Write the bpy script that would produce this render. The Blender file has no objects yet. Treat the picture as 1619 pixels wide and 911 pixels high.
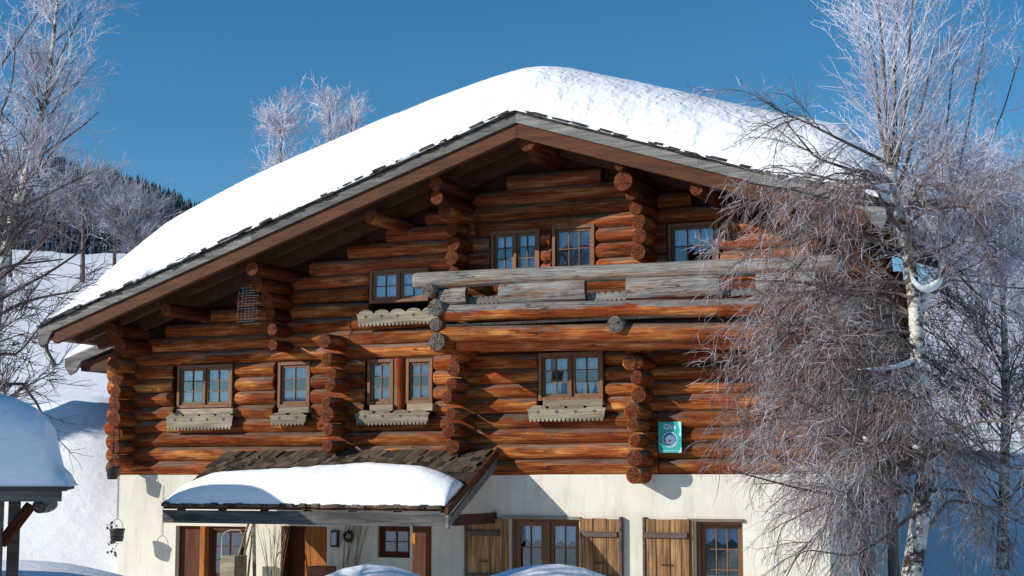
import bpy, math, random
import numpy as np
from mathutils import Vector
R = math.radians
random.seed(7); RNG = np.random.default_rng(11)
S = bpy.context.scene; COL = S.collection
# ---------------------------------------------------------------- camera
F = 2500.0; YAW = R(24); PIT = math.atan(300/F); CZ = 2.8
cam = bpy.data.cameras.new('camera'); cam.sensor_width = 36; cam.lens = F/1619*36; cam.clip_start = .1; cam.clip_end = 6000
co = bpy.data.objects.new('camera', cam); COL.objects.link(co); co.location = (0, 0, CZ)
co.rotation_euler = (math.pi/2+PIT, 0, YAW); S.camera = co
# ---------------------------------------------------------------- light
SUN = Vector((-1.12, -1, .58)).normalized()          # direction towards the sun
S.world = bpy.data.worlds.new('World'); S.world.use_nodes = True
wn = S.world.node_tree; bg = wn.nodes['Background']; sk = wn.nodes.new('ShaderNodeTexSky')
sk.sky_type = 'NISHITA'; sk.sun_disc = False; sk.sun_elevation = math.asin(SUN.z)
sk.sun_rotation = math.atan2(SUN.x, SUN.y); sk.altitude = 1500; sk.air_density = 1.0; sk.dust_density = 0.1; sk.ozone_density = 3.0
hs = wn.nodes.new('ShaderNodeHueSaturation'); hs.inputs['Saturation'].default_value = 1.28; hs.inputs['Hue'].default_value = .493; wn.links.new(sk.outputs[0], hs.inputs['Color'])
wn.links.new(hs.outputs[0], bg.inputs[0]); bg.inputs[1].default_value = .118
sl = bpy.data.lights.new('sun', 'SUN'); sl.energy = 5.0; sl.angle = R(.5); sl.color = (1, .95, .87)
so = bpy.data.objects.new('sun', sl); COL.objects.link(so); so.rotation_euler = SUN.to_track_quat('Z', 'Y').to_euler()
S.view_settings.view_transform = 'Standard'; S.view_settings.look = 'None'; S.view_settings.exposure = 0.0; S.view_settings.gamma = 1
S.cycles.max_bounces = 5; S.cycles.diffuse_bounces = 3; S.cycles.transparent_max_bounces = 8; S.cycles.use_denoising = True

# ---------------------------------------------------------------- helpers
def ray(px, py):
    a = (px-809.5)/F; b = (455.5-py)/F; s, c, sp, cp = math.sin(YAW), math.cos(YAW), math.sin(PIT), math.cos(PIT)
    return Vector((-s*cp+a*c+b*s*sp, c*cp+a*s-b*c*sp, sp+b*cp))
def PY(px, py, Y):                                    # the point on the plane y = Y seen at photo pixel px, py
    d = ray(px, py); return Vector((0, 0, CZ))+d*(Y/d.y)
def PD(px, py, D):                                    # the point at forward distance D
    d = ray(px, py); h = -math.sin(YAW)*d.x+math.cos(YAW)*d.y; return Vector((0, 0, CZ))+d*(D/h)
def tag(o, label=None, cat=None, group=None, kind=None):
    if label: o['label'] = label
    if cat: o['category'] = cat
    if group: o['group'] = group
    if kind: o['kind'] = kind
    return o
def empty(name, loc, rz=0, parent=None):
    o = bpy.data.objects.new(name, None); COL.objects.link(o); o.location = loc; o.rotation_euler = (0, 0, rz); o.empty_display_size = .2
    if parent: o.parent = parent
    return o
def link(name, me, parent=None, loc=(0, 0, 0), rot=(0, 0, 0)):
    o = bpy.data.objects.new(name, me); COL.objects.link(o); o.location = loc; o.rotation_euler = rot
    if parent: o.parent = parent
    return o
class MB:
    def __init__(s): s.v = []; s.f = []; s.m = []
    def box(s, x0, x1, y0, y1, z0, z1, m=0, sk=0.0):
        x0, x1 = min(x0, x1), max(x0, x1); y0, y1 = min(y0, y1), max(y0, y1); z0, z1 = min(z0, z1), max(z0, z1)
        n = len(s.v); s.v += [(x0, y0, z0), (x1, y0, z0), (x1, y1, z0), (x0, y1, z0), (x0, y0, z1), (x1, y0, z1), (x1, y1, z1), (x0, y1, z1)]
        s.f += [tuple(n+i for i in q) for q in ((0, 3, 2, 1), (4, 5, 6, 7), (0, 1, 5, 4), (1, 2, 6, 5), (2, 3, 7, 6), (3, 0, 4, 7))]; s.m += [m]*6; return s
    def prism(s, poly, d, m=0):                       # poly: closed outline of 3D points, d: extrusion vector
        n = len(s.v); k = len(poly); s.v += [tuple(p) for p in poly]+[(p[0]+d[0], p[1]+d[1], p[2]+d[2]) for p in poly]
        s.f += [tuple(range(n, n+k)), tuple(range(n+2*k-1, n+k-1, -1))]; s.m += [m]*2
        for i in range(k): j = (i+1) % k; s.f.append((n+j, n+i, n+k+i, n+k+j)); s.m.append(m)
        return s
    def tube(s, pts, r, n=6, m=0):
        pts = [Vector(p) for p in pts]; b = len(s.v); rr = r if isinstance(r, (list, tuple)) else [r]*len(pts)
        for i, p in enumerate(pts):
            t = (pts[min(i+1, len(pts)-1)]-pts[max(i-1, 0)]).normalized(); a = t.cross(Vector((.13, .31, .94))).normalized()
            if a.length < .1: a = Vector((1, 0, 0))
            c = t.cross(a)
            for k in range(n): w = 2*math.pi*k/n; s.v.append(tuple(p+(a*math.cos(w)+c*math.sin(w))*rr[i]))
        for i in range(len(pts)-1):
            for k in range(n): j = (k+1) % n; s.f.append((b+i*n+k, b+i*n+j, b+(i+1)*n+j, b+(i+1)*n+k)); s.m.append(m)
        e = b+(len(pts)-1)*n; s.f += [tuple(range(b+n-1, b-1, -1)), tuple(range(e, e+n))]; s.m += [m]*2; return s
    def mesh(s, name, mats, smooth=False):
        me = bpy.data.meshes.new(name); me.from_pydata(s.v, [], s.f)
        for x in (mats if isinstance(mats, (list, tuple)) else [mats]): me.materials.append(x)
        me.polygons.foreach_set('material_index', s.m)
        if smooth: me.polygons.foreach_set('use_smooth', [True]*len(s.f))
        me.update(); return me
    def obj(s, name, mats, parent=None, smooth=False, bev=0, org=None):
        if org is None:
            a = np.array(s.v); org = tuple((a.min(0)+a.max(0))/2)
        s.v = [(p[0]-org[0], p[1]-org[1], p[2]-org[2]) for p in s.v]
        o = link(name, s.mesh(name, mats, smooth), parent, loc=org)
        if bev:
            b = o.modifiers.new('b', 'BEVEL'); b.width = bev; b.segments = 1; b.limit_method = 'ANGLE'
        return o
def npmesh(name, V, Fq, mat, smooth=True, mi=None):
    V = np.asarray(V, np.float32).reshape(-1, 3); Fq = np.asarray(Fq, np.int32); k = Fq.shape[1]
    me = bpy.data.meshes.new(name); me.vertices.add(len(V)); me.vertices.foreach_set('co', V.ravel())
    me.loops.add(Fq.size); me.loops.foreach_set('vertex_index', Fq.ravel()); me.polygons.add(len(Fq))
    me.polygons.foreach_set('loop_start', np.arange(len(Fq), dtype=np.int32)*k)
    me.polygons.foreach_set('use_smooth', np.full(len(Fq), smooth))
    for x in (mat if isinstance(mat, (list, tuple)) else [mat]): me.materials.append(x)
    if mi is not None: me.polygons.foreach_set('material_index', np.asarray(mi, np.int32))
    me.update(calc_edges=True); return me

# value noise for shapes
_h = np.random.default_rng(5).random((64, 64))
def vn(x, y):
    x = np.asarray(x, float); y = np.asarray(y, float); xi = np.floor(x).astype(int); yi = np.floor(y).astype(int); fx = x-xi; fy = y-yi
    fx = fx*fx*(3-2*fx); fy = fy*fy*(3-2*fy); g = lambda i, j: _h[i % 64, j % 64]
    return (g(xi, yi)*(1-fx)+g(xi+1, yi)*fx)*(1-fy)+(g(xi, yi+1)*(1-fx)+g(xi+1, yi+1)*fx)*fy
def fbm(x, y, o=4): return sum(vn(x*2**i+7*i, y*2**i+3*i)*.5**i for i in range(o))/(2-.5**(o-1))-.5

# ---------------------------------------------------------------- materials
class NT:
    def __init__(s, name):
        s.m = bpy.data.materials.new(name); s.m.use_nodes = True; s.t = s.m.node_tree; s.b = s.t.nodes['Principled BSDF']; s.out = s.t.nodes['Material Output']
    def n(s, ty, props=None, **inp):
        o = s.t.nodes.new('ShaderNode'+ty)
        for k, v in (props or {}).items(): setattr(o, k, v)
        for k, v in inp.items(): s.set(o, k, v)
        return o
    def set(s, o, k, v):
        i = o.inputs[int(k[1:])] if k[0] == 'i' and k[1:].isdigit() else o.inputs[k.replace('_', ' ')]
        if hasattr(v, 'is_output') or isinstance(v, bpy.types.NodeSocket): s.t.links.new(v, i)
        else: i.default_value = v
    def math(s, op, a, b=0., c=0.): o = s.n('Math', {'operation': op}, i0=a, i1=b, i2=c); return o.outputs[0]
    def mix(s, f, a, b, bt='MIX'):
        o = s.n('MixRGB', {'blend_type': bt}, i0=f, i1=a, i2=b); return o.outputs[0]
    def ramp(s, f, *st):
        o = s.n('ValToRGB', None, i0=f); e = o.color_ramp.elements
        while len(e) < len(st): e.new(.5)
        for x, (p, c) in zip(e, st): x.position = p; x.color = c if len(c) == 4 else (*c, 1)
        return o.outputs[0]
    def noise(s, vec, sc, det=4, ro=.6): return s.n('TexNoise', None, Vector=vec, Scale=sc, Detail=det, Roughness=ro).outputs[0]
    def map(s, vec, sc): return s.n('Mapping', None, Vector=vec, Scale=sc).outputs[0]
    def bump(s, h, st, d=.01): s.t.links.new(s.n('Bump', None, Strength=st, Distance=d, Height=h).outputs[0], s.b.inputs['Normal'])
def C(*a): return (*a, 1)
def coords(n, rnd=True):
    tc = n.n('TexCoord'); v = tc.outputs['Object']
    if rnd:
        oi = n.n('ObjectInfo'); v = n.n('VectorMath', {'operation': 'ADD'}, i0=v, i1=n.n('VectorMath', {'operation': 'SCALE'}, i0=(13., 31., 17.), Scale=oi.outputs['Random']).outputs[0]).outputs[0]
        return tc, v, oi.outputs['Random']
    return tc, v, None
def log_mat(name, cols, gray, gcol=(.2, .165, .14), rough=.8, topg=.5, vary=.6, spec=.08):
    n = NT(name); tc, v, rnd = coords(n)
    A = n.noise(n.map(v, (.9, 7, 7)), 1, 5); B = n.noise(n.map(v, (.8, 2.2, 2.2)), 1.3, 4); D = n.noise(n.map(v, (1.6, 45, 45)), 1, 3)
    Cc = n.noise(n.map(v, (.8, 5, 5)), 1.8, 5, .7)
    c = n.ramp(A, (.3, cols[0]), (.5, cols[1]), (.68, cols[2]))
    c = n.mix(n.ramp(B, (.45, (0, 0, 0)), (.7, (1, 1, 1))), c, C(*cols[3]))
    c = n.mix(n.math('MULTIPLY', n.ramp(n.noise(n.map(v, (1.1, 6, 6)), 2.3, 5, .7), (.60, (0, 0, 0)), (.74, (1, 1, 1))), .55), c, C(*[min(1, x*1.0+.08) for x in cols[2]]))
    c = n.mix(n.math('MULTIPLY', n.ramp(D, (.38, (1, 1, 1)), (.56, (0, 0, 0))), .8), c, C(.36, .27, .23), 'MULTIPLY')
    # knots
    vo = n.n('TexVoronoi', {'feature': 'F1'}, Vector=n.map(v, (1.1, 2.6, 2.6)), Scale=1.3)
    c = n.mix(n.ramp(vo.outputs['Distance'], (.03, (1, 1, 1)), (.1, (0, 0, 0))), c, C(.07, .03, .015))
    # weathered grey, most on the upward faces
    nz = n.n('SeparateXYZ', None, Vector=tc.outputs['Normal']).outputs[2]
    g = n.math('ADD', n.math('MULTIPLY', nz, topg), n.math('MULTIPLY', n.math('SUBTRACT', Cc, .5), 2.6)); g = n.math('ADD', g, gray)
    gm = n.ramp(g, (.3, (0, 0, 0)), (.62, (1, 1, 1)))
    gc = n.mix(n.ramp(D, (.35, (0, 0, 0)), (.65, (1, 1, 1))), C(*[x*.45 for x in gcol]), C(*gcol))
    c = n.mix(gm, c, gc)
    dirt = n.noise(n.map(v, (1.2, 3.5, 3.5)), 2.5, 6, .75)
    c = n.mix(n.math('MULTIPLY', n.ramp(dirt, (.3, (1, 1, 1)), (.46, (0, 0, 0))), .75), c, C(.06, .04, .035))
    ck = n.noise(n.map(v, (.45, 9, 9)), 1.6, 2, .4); ckm = n.math('MULTIPLY', n.ramp(n.math('ABSOLUTE', n.math('SUBTRACT', ck, .5)), (.003, (1, 1, 1)), (.011, (0, 0, 0))), n.ramp(n.noise(v, 1.1, 2), (.5, (0, 0, 0)), (.58, (1, 1, 1))))
    c = n.mix(n.math('MULTIPLY', ckm, .85), c, C(.012, .008, .006))
    c = n.mix(1., c, n.ramp(rnd, (0, (1-vary*.6,)*3), (1, (1+vary*.35,)*3)), 'MULTIPLY')
    n.set(n.b, 'Base_Color', c); n.set(n.b, 'Roughness', rough); n.b.inputs['Specular IOR Level'].default_value = spec
    n.bump(n.math('ADD', n.math('SUBTRACT', A, n.math('MULTIPLY', ckm, .6)), n.math('MULTIPLY', D, .7)), .8, .025); return n.m
ORG = [(.11, .024, .007), (.34, .092, .021), (.68, .30, .09), (.25, .04, .01)]
M = {}
M['log'] = log_mat('log_wood', ORG, .12, (.24, .15, .11), topg=.75)
M['log2'] = log_mat('upper_log_wood', [(.14, .034, .012), (.38, .105, .034), (.66, .29, .12), (.32, .055, .018)], .14, (.27, .18, .13), topg=.6)
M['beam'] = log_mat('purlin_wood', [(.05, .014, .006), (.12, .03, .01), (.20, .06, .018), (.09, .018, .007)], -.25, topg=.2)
M['silver'] = log_mat('silvered_log', [(.26, .12, .05), (.28, .19, .13), (.33, .27, .21), (.30, .10, .03)], .66, (.35, .33, .30), topg=.3, vary=.25)
M['half'] = log_mat('half_silvered_log', ORG, .22, (.26, .245, .23), topg=.9, vary=.2)
def end_mat(name, a, b, red=(.3, .05, .012)):
    n = NT(name); tc, v, rnd = coords(n); sp = n.n('SeparateXYZ', None, Vector=tc.outputs['Object'])
    yz = n.n('CombineXYZ', None, X=0., Y=sp.outputs[1], Z=sp.outputs[2]).outputs[0]
    ln = n.n('VectorMath', {'operation': 'LENGTH'}, i0=yz).outputs['Value']
    w = n.math('SINE', n.math('ADD', n.math('MULTIPLY', ln, 190.), n.math('MULTIPLY', n.noise(v, 6., 3), 9.)))
    c = n.mix(n.ramp(n.math('MULTIPLY_ADD', w, .5, .5), (.1, (0, 0, 0)), (.9, (1, 1, 1))), C(*[x*.7 for x in a]), C(*[x*1.25 for x in b]))
    c = n.mix(n.ramp(n.noise(v, 9, 4), (.4, (0, 0, 0)), (.65, (1, 1, 1))), c, C(*red))
    ang = n.math('ARCTAN2', sp.outputs[1], sp.outputs[2]); cr = n.noise(n.n('CombineXYZ', None, X=ang, Y=rnd, Z=n.math('MULTIPLY', ln, 2.)).outputs[0], 2.4, 2)
    c = n.mix(n.ramp(n.math('ABSOLUTE', n.math('SUBTRACT', cr, .5)), (.012, (1, 1, 1)), (.035, (0, 0, 0))), c, C(.02, .01, .008))
    n.set(n.b, 'Base_Color', c); n.set(n.b, 'Roughness', .6); n.b.inputs['Specular IOR Level'].default_value = .12; n.bump(n.math('SUBTRACT', w, n.math('MULTIPLY', n.ramp(n.math('ABSOLUTE', n.math('SUBTRACT', cr, .5)), (.012, (1, 1, 1)), (.035, (0, 0, 0))), 4.)), .5, .006); return n.m
M['end'] = end_mat('log_end_grain', (.085, .022, .007), (.20, .055, .014), (.15, .025, .007))
M['endg'] = end_mat('grey_log_end_grain', (.10, .09, .08), (.17, .155, .14), (.12, .09, .06))
def plank_mat(name, a, b, st, ax=2, rough=.75, amt=.6, fine=40, vary=.3):
    n = NT(name); tc, v, rnd = coords(n); sc = [fine, fine, fine]; sc[ax] = 1.6; s2 = [9., 9., 9.]; s2[ax] = 1.1
    c = n.mix(n.ramp(n.noise(n.map(v, s2), 1, 5), (.35, (0, 0, 0)), (.65, (1, 1, 1))), C(*a), C(*b))
    D = n.noise(n.map(v, sc), 1, 3); c = n.mix(n.math('MULTIPLY', n.ramp(D, (.35, (1, 1, 1)), (.58, (0, 0, 0))), amt), c, C(*st))
    c = n.mix(n.math('MULTIPLY', n.ramp(n.noise(v, 4, 5, .7), (.55, (0, 0, 0)), (.75, (1, 1, 1))), .5), c, C(*st))
    c = n.mix(1., c, n.ramp(rnd, (0, (1-vary,)*3), (1, (1+vary*.4,)*3)), 'MULTIPLY')
    n.set(n.b, 'Base_Color', c); n.set(n.b, 'Roughness', rough); n.b.inputs['Specular IOR Level'].default_value = .25; n.bump(D, .5, .008); return n.m
M['barge'] = plank_mat('weathered_bargeboard', (.13, .125, .115), (.26, .25, .23), (.05, .045, .04), 0)
M['pbeam'] = plank_mat('dark_weathered_beam', (.055, .053, .052), (.17, .163, .153), (.02, .019, .018), 0)
M['rafter'] = plank_mat('brown_rafter', (.065, .022, .009), (.125, .042, .014), (.03, .012, .006), 0)
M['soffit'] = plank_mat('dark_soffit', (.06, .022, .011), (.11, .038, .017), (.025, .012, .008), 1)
M['frame'] = plank_mat('window_frame_wood', (.17, .08, .038), (.23, .11, .055), (.12, .055, .025), 2, .5, .3)
M['fgrey'] = plank_mat('grey_trim_wood', (.21, .175, .12), (.37, .32, .235), (.08, .058, .038), 0)
M['sill'] = plank_mat('pale_sill_wood', (.30, .23, .15), (.44, .36, .26), (.15, .11, .07), 0)
M['shut'] = plank_mat('shutter_plank', (.24, .11, .04), (.50, .29, .125), (.08, .035, .018), 2, amt=.85)
M['shutd'] = plank_mat('dark_batten', (.10, .07, .055), (.17, .13, .10), (.05, .035, .025), 0)
M['door'] = plank_mat('dark_door_wood', (.10, .03, .014), (.16, .05, .02), (.05, .015, .01), 2)
M['post'] = plank_mat('orange_post_wood', (.34, .10, .02), (.52, .19, .04), (.16, .05, .015), 2)
M['shingle'] = plank_mat('mossy_shingle', (.085, .062, .040), (.18, .135, .09), (.025, .02, .015), 1, vary=.75)
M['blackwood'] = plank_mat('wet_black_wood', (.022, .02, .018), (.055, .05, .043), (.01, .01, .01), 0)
def simple(name, col, rough=.6, spec=.3, metal=0, ns=None, amt=.3, bump=0, bs=30):
    n = NT(name); tc, v, r = coords(n, False)
    if ns: n.set(n.b, 'Base_Color', n.mix(n.math('MULTIPLY', n.ramp(n.noise(v, ns, 5, .65), (.35, (1, 1, 1)), (.65, (0, 0, 0))), amt), C(*col), C(*[x*.45 for x in col])))
    else: n.b.inputs['Base Color'].default_value = C(*col)
    n.b.inputs['Roughness'].default_value = rough; n.b.inputs['Specular IOR Level'].default_value = spec; n.b.inputs['Metallic'].default_value = metal
    if bump: n.bump(n.noise(v, bs, 5), bump, .02)
    return n.m
def stucco():
    n = NT('cream_stucco'); tc, v, r = coords(n, False)
    c = n.mix(n.ramp(n.noise(v, .9, 5, .65), (.4, (0, 0, 0)), (.65, (1, 1, 1))), C(.72, .68, .57), C(.62, .58, .49))
    c = n.mix(n.math('MULTIPLY', n.ramp(n.noise(n.map(v, (5, 5, .6)), 1, 5, .7), (.52, (0, 0, 0)), (.74, (1, 1, 1))), .5), c, C(.42, .38, .32))
    n.set(n.b, 'Base_Color', c); n.b.inputs['Roughness'].default_value = .95; n.b.inputs['Specular IOR Level'].default_value = .1
    n.bump(n.noise(v, 38, 4, .6), .6, .012); return n.m
M['stucco'] = stucco()
def snow(name='snow', dirt=0, pits=0):
    n = NT(name); tc, v, r = coords(n, False); c = C(.92, .935, .955)
    if dirt: c = n.mix(n.ramp(n.noise(v, .8, 5), (.5, (0, 0, 0)), (.75, (1, 1, 1))), c, C(.70, .66, .6))
    n.set(n.b, 'Base_Color', c); n.b.inputs['Roughness'].default_value = .75; n.b.inputs['Specular IOR Level'].default_value = .2
    h = n.math('ADD', n.noise(v, 2.5, 6, .6), n.math('MULTIPLY', n.noise(v, 22, 3), .16))
    if pits:
        pv = n.n('TexVoronoi', {'feature': 'F1'}, Vector=n.map(v, (1, 1, 1.3)), Scale=5.5, Randomness=1.)
        h = n.math('ADD', h, n.math('MULTIPLY', n.ramp(pv.outputs['Distance'], (.05, (0, 0, 0)), (.3, (1, 1, 1))), n.math('MULTIPLY', n.ramp(n.noise(v, 1.6, 3), (.42, (0, 0, 0)), (.56, (1, 1, 1))), .6)))
    n.bump(h, .5, .06); return n.m
M['snow'] = snow(); M['snowr'] = snow('pitted_roof_snow', 0, 1); M['snowd'] = snow('ground_snow')
M['metal'] = simple('grey_gutter_metal', (.20, .19, .17), .5, .5, .5, 6, .5)
M['iron'] = simple('black_iron', (.03, .03, .032), .5, .5, .3)
M['wire'] = simple('pale_wire', (.42, .40, .38), .5, .5, .4)
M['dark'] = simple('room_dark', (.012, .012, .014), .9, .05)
M['lace'] = simple('sky_tinted_lace', (.74, .82, .92), .9, .05, 0, 26, .6)  # bluish tint carries reflected sky light in the cloth colour
M['straw'] = simple('dry_twig', (.33, .24, .14), .8, .2)
M['leaf'] = simple('dark_ivy_leaf', (.035, .045, .015), .5, .4)
M['rust'] = simple('reddish_box', (.35, .12, .06), .8, .2, 0, 8, .4)
M['wreath'] = simple('dark_wreath', (.03, .035, .02), .8, .2, 0, 30, .5, .8, 60)
def glass():
    n = NT('window_glass'); t = n.n('BsdfTransparent', None, Color=C(.88, .94, .98)); g = n.n('BsdfGlossy', None, Roughness=.01, Color=C(.9, .95, 1))
    fr = n.n('Fresnel', None, IOR=1.55).outputs[0]; f = n.math('MULTIPLY_ADD', fr, 1.15, .02)
    mx = n.n('MixShader', None, i0=f, i1=t.outputs[0], i2=g.outputs[0]); n.t.links.new(mx.outputs[0], n.out.inputs[0]); n.t.nodes.remove(n.b); return n.m
M['glass'] = glass()
def birch():
    n = NT('birch_bark'); tc = n.n('TexCoord'); v = tc.outputs['Object']
    d = n.noise(n.map(v, (6, 6, 14)), 1, 5, .75); p = n.noise(n.map(v, (2.5, 2.5, 3.5)), 1.4, 4, .7)
    c = n.mix(n.ramp(n.math('ADD', n.math('MULTIPLY', d, .55), n.math('MULTIPLY', p, .5)), (.49, (1, 1, 1)), (.56, (0, 0, 0))), C(.70, .66, .58), C(.07, .055, .04))
    n.set(n.b, 'Base_Color', c); n.b.inputs['Roughness'].default_value = .8; n.bump(d, .6, .02); return n.m
M['birch'] = birch()
def twigm(name, a, b, sc=1.2):
    n = NT(name); tc, v, r = coords(n, False); n.set(n.b, 'Base_Color', n.mix(n.ramp(n.noise(v, sc, 3), (.38, (0, 0, 0)), (.62, (1, 1, 1))), C(*a), C(*b)))
    n.b.inputs['Roughness'].default_value = .8; n.b.inputs['Specular IOR Level'].default_value = .2; return n.m
M['branch'] = twigm('dark_branch_bark', (.09, .06, .05), (.20, .155, .13), 5)
M['frost'] = twigm('frosted_twig', (.50, .46, .52), (.78, .79, .88))
M['greytwig'] = twigm('grey_rimed_twig', (.22, .20, .22), (.46, .46, .52)); M['browntwig'] = twigm('brown_twig_with_rime', (.18, .125, .105), (.40, .34, .325))
M['darktwig'] = twigm('bare_dark_twig', (.12, .09, .08), (.26, .21, .20))
M['spruce'] = twigm('hazy_snowy_spruce', (.018, .028, .035), (.075, .10, .13), .8)  # blue-dark tint puts distance haze into the needle colour

# ---------------------------------------------------------------- ground
px0 = PD(30, 896, 16); px1 = PD(585, 903, 17); px2 = PD(865, 905, 17)
MOUNDS = [(px0, 2.3), (px1, 1.4), (px2, 1.5)]
HT = ([0, 22, 31, 34, 40, 52, 80, 130, 150, 220, 300, 2000], [.2, .3, .5, 2.4, 4.6, 7.4, 12.6, 21.6, 22.5, 18, 14, 14])
def terrain(x, y):
    x = np.asarray(x, float); y = np.asarray(y, float); s, c = math.sin(YAW), math.cos(YAW)
    D = -s*x+c*y; r = c*x+s*y; rad = np.hypot(x, y)
    h = sum(np.interp(D*(1+k), *HT) for k in (-.06, -.03, 0, .03, .06))/5
    ppx = 809.5+F*r/np.maximum(D, 1)
    h = h*np.interp(ppx, [900, 1400, 2000], [1, .84, .8])
    rid = np.interp(ppx, [-1500, -200, 0, 120, 290, 600, 900, 1700, 3000], [66, 70, 172, 166, 150, 90, 60, 75, 90]) if True else 0
    rid = np.interp(ppx, [-3000, -200, 0, 60, 130, 200, 290, 600, 900, 1400, 1700, 3000], [168, 168, 163, 167, 160, 155, 142, 80, 50, 60, 70, 80])
    t = np.clip((D-280)/620, 0, 1); t = t*t*(3-2*t)
    h = np.where(D > 280, h*(1-t)+rid*t*np.where(D > 900, np.clip(1-(D-900)/1500, .2, 1), 1), h)
    b = np.clip((-D-150)/700, 0, 1); h = np.where(D < 0, h+52*b*b*(3-2*b)*(1+.5*fbm(x*.002+3, y*.002)), h)
    h = h+fbm(x*.11, y*.11)*np.clip((D-32)/30, 0, 1.0)*1.6+fbm(x*.5, y*.5)*.22*np.clip((rad-8)/10, 0, 1)
    q_ = PD(120, 740, 35.5); h = h+1.5*np.exp(-((x-q_.x)**2/12+(y-q_.y)**2/7))*(1+.5*fbm(x*.9, y*.9))
    g = 0*h
    for p, sg in MOUNDS: g = np.maximum(g, (p.z-.20)*np.exp(-((x-p.x)**2+(y-p.y)**2)/(2*sg*sg)))
    h = h+g
    return h
na, nr = 420, 150
rr = np.concatenate([[.5], np.geomspace(2, 2600, nr-1)]); aa = np.linspace(0, 2*math.pi, na, endpoint=False)
A_, R_ = np.meshgrid(aa, rr); X_ = R_*np.cos(A_); Y_ = R_*np.sin(A_); V = np.stack([X_, Y_, terrain(X_, Y_)], -1).reshape(-1, 3)
i, j = np.meshgrid(np.arange(nr-1), np.arange(na), indexing='ij'); j2 = (j+1) % na
Q = np.stack([i*na+j, (i+1)*na+j, (i+1)*na+j2, i*na+j2], -1).reshape(-1, 4)
tag(link('snow_ground', npmesh('snow_ground', V, Q, M['snowd'])), kind='structure')

# ---------------------------------------------------------------- logs
def make_log(name, p0, p1, r, mat, endm, parent, r1=None, n=14, seg=.4, taper=.94, flat=0, label=None):
    p0 = Vector(p0); p1 = Vector(p1); d = p1-p0; L = d.length; K = max(2, int(L/seg)); r1 = r if r1 is None else r1
    s1 = random.random()*60; s2 = random.random()*60
    ts = [0, min(.035, L*.1)/L]+[k/K for k in range(1, K)]+[1-min(.035, L*.1)/L, 1]
    T = np.array(ts); W = np.arange(n)*2*math.pi/n; TT, WW = np.meshgrid(T, W, indexing='ij')
    rad = (r+(r1-r)*TT)*(1+.09*(vn(TT*L*.9+s1, WW*0+s2)-.5)+.10*(vn(TT*L*1.3+s2, WW*.95+s1)-.5)*np.minimum(1, np.sin(WW/2)*2))
    rad[0] *= taper; rad[-1] *= taper
    wob = .016*(vn(T*L*.5+s2, T*0+s1)-.5)*2
    Vx = np.stack([TT*L-L/2, rad*np.cos(WW), rad*np.sin(WW)*(1-flat)+wob[:, None]], -1).reshape(-1, 3)
    k = len(T); V = [tuple(v) for v in Vx]+[(-L/2-.006, 0, 0), (L/2+.006, 0, 0)]; f = []; m = []
    for a in range(k-1):
        for b in range(n): c = (b+1) % n; f.append((a*n+b, (a+1)*n+b, (a+1)*n+c, a*n+c)); m.append(0)
    for b in range(n): c = (b+1) % n; f.append((b, c, k*n)); f.append(((k-1)*n+c, (k-1)*n+b, k*n+1)); m += [1, 1]
    me = bpy.data.meshes.new(name); me.from_pydata(V, [], f); me.materials.append(mat); me.materials.append(endm)
    me.polygons.foreach_set('material_index', m); me.polygons.foreach_set('use_smooth', [x == 0 for x in m]); me.flip_normals(); me.update()
    o = link(name, me, parent, (p0+p1)/2, d.to_track_quat('X', 'Z').to_euler())
    if label: o['label'] = label
    return o

# ---------------------------------------------------------------- chalet
YW = 25.0; ZB = 2.85; CO = .262; RL = .146; YC = YW+.145
XL, XR = -19.45, -5.68; XA, ZA, SL = -10.36, 8.77, .327; XEL, XER = -20.16, -4.35; YF, YB = 23.4, 31.8
def zr(x): return ZA-SL*abs(x-XA)
CH = empty('log_chalet', ((XL+XR)/2, 30, 0)); OFF = Vector(CH.location)
CH.location = (0, 0, 0)
tag(CH, 'large log chalet with cream stucco base, long balcony and snow laden gable roof', 'chalet')
def rect(x0, y0, x1, y1, Y=YW): a = PY(x0, (y0+y1)/2, Y); b = PY(x1, (y0+y1)/2, Y); t = PY((x0+x1)/2, y0, Y); u = PY((x0+x1)/2, y1, Y); return [a.x, b.x, u.z, t.z]
# log wall openings (photo rectangles): x0,y0,x1,y1
OPEN = dict(A=(281, 577, 368, 652), B=(441, 572, 489, 652), Cc=(578, 567, 683, 648), D=(852, 557, 954, 640), E=(585, 425, 678, 484),
            Fw=(776, 364, 853, 436), G=(873, 356, 940, 430), H=(1056, 352, 1136, 425))
OW = {k: rect(*v) for k, v in OPEN.items()}
for n_ in range(22):
    z = ZB+CO*(n_+.5); half = (ZA-.52-z)/SL
    if half < .3: break
    x0 = max(XL-.28-random.random()*.12, XA-half); x1 = min(XR+.3+random.random()*.1, XA+half)
    cuts = []
    for k, (a, b, c, d) in OW.items():
        if c-.02 < z+.03 and d+.02 > z:
            g0 = .10+random.random()*.05 if k in 'AB' else .02+random.random()*.02
            cuts.append((a-g0, b+.015))
    cuts.sort(); xs = x0; segs = []
    for a, b in cuts: segs.append((xs, a)); xs = b
    segs.append((xs, x1))
    # long courses are pieced from several logs meeting behind the cross walls
    out = []
    for a, b in segs:
        for br in (-14.35, -11.85, -8.5):
            if a < br-1.2 and b > br+1.2 and (n_*7+int(br)) % 3: out.append((a, br)); a = br+.002
        out.append((a, b))
    for a, b in out:
        if b-a > .06: make_log('log', (a, YC+random.uniform(-.008, .008), z), (b, YC+random.uniform(-.008, .008), z+random.uniform(-.012, .012)), RL*random.uniform(.96, 1.05), M['log2'] if n_ > 12 else M['log'], M['end'], CH)
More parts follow.
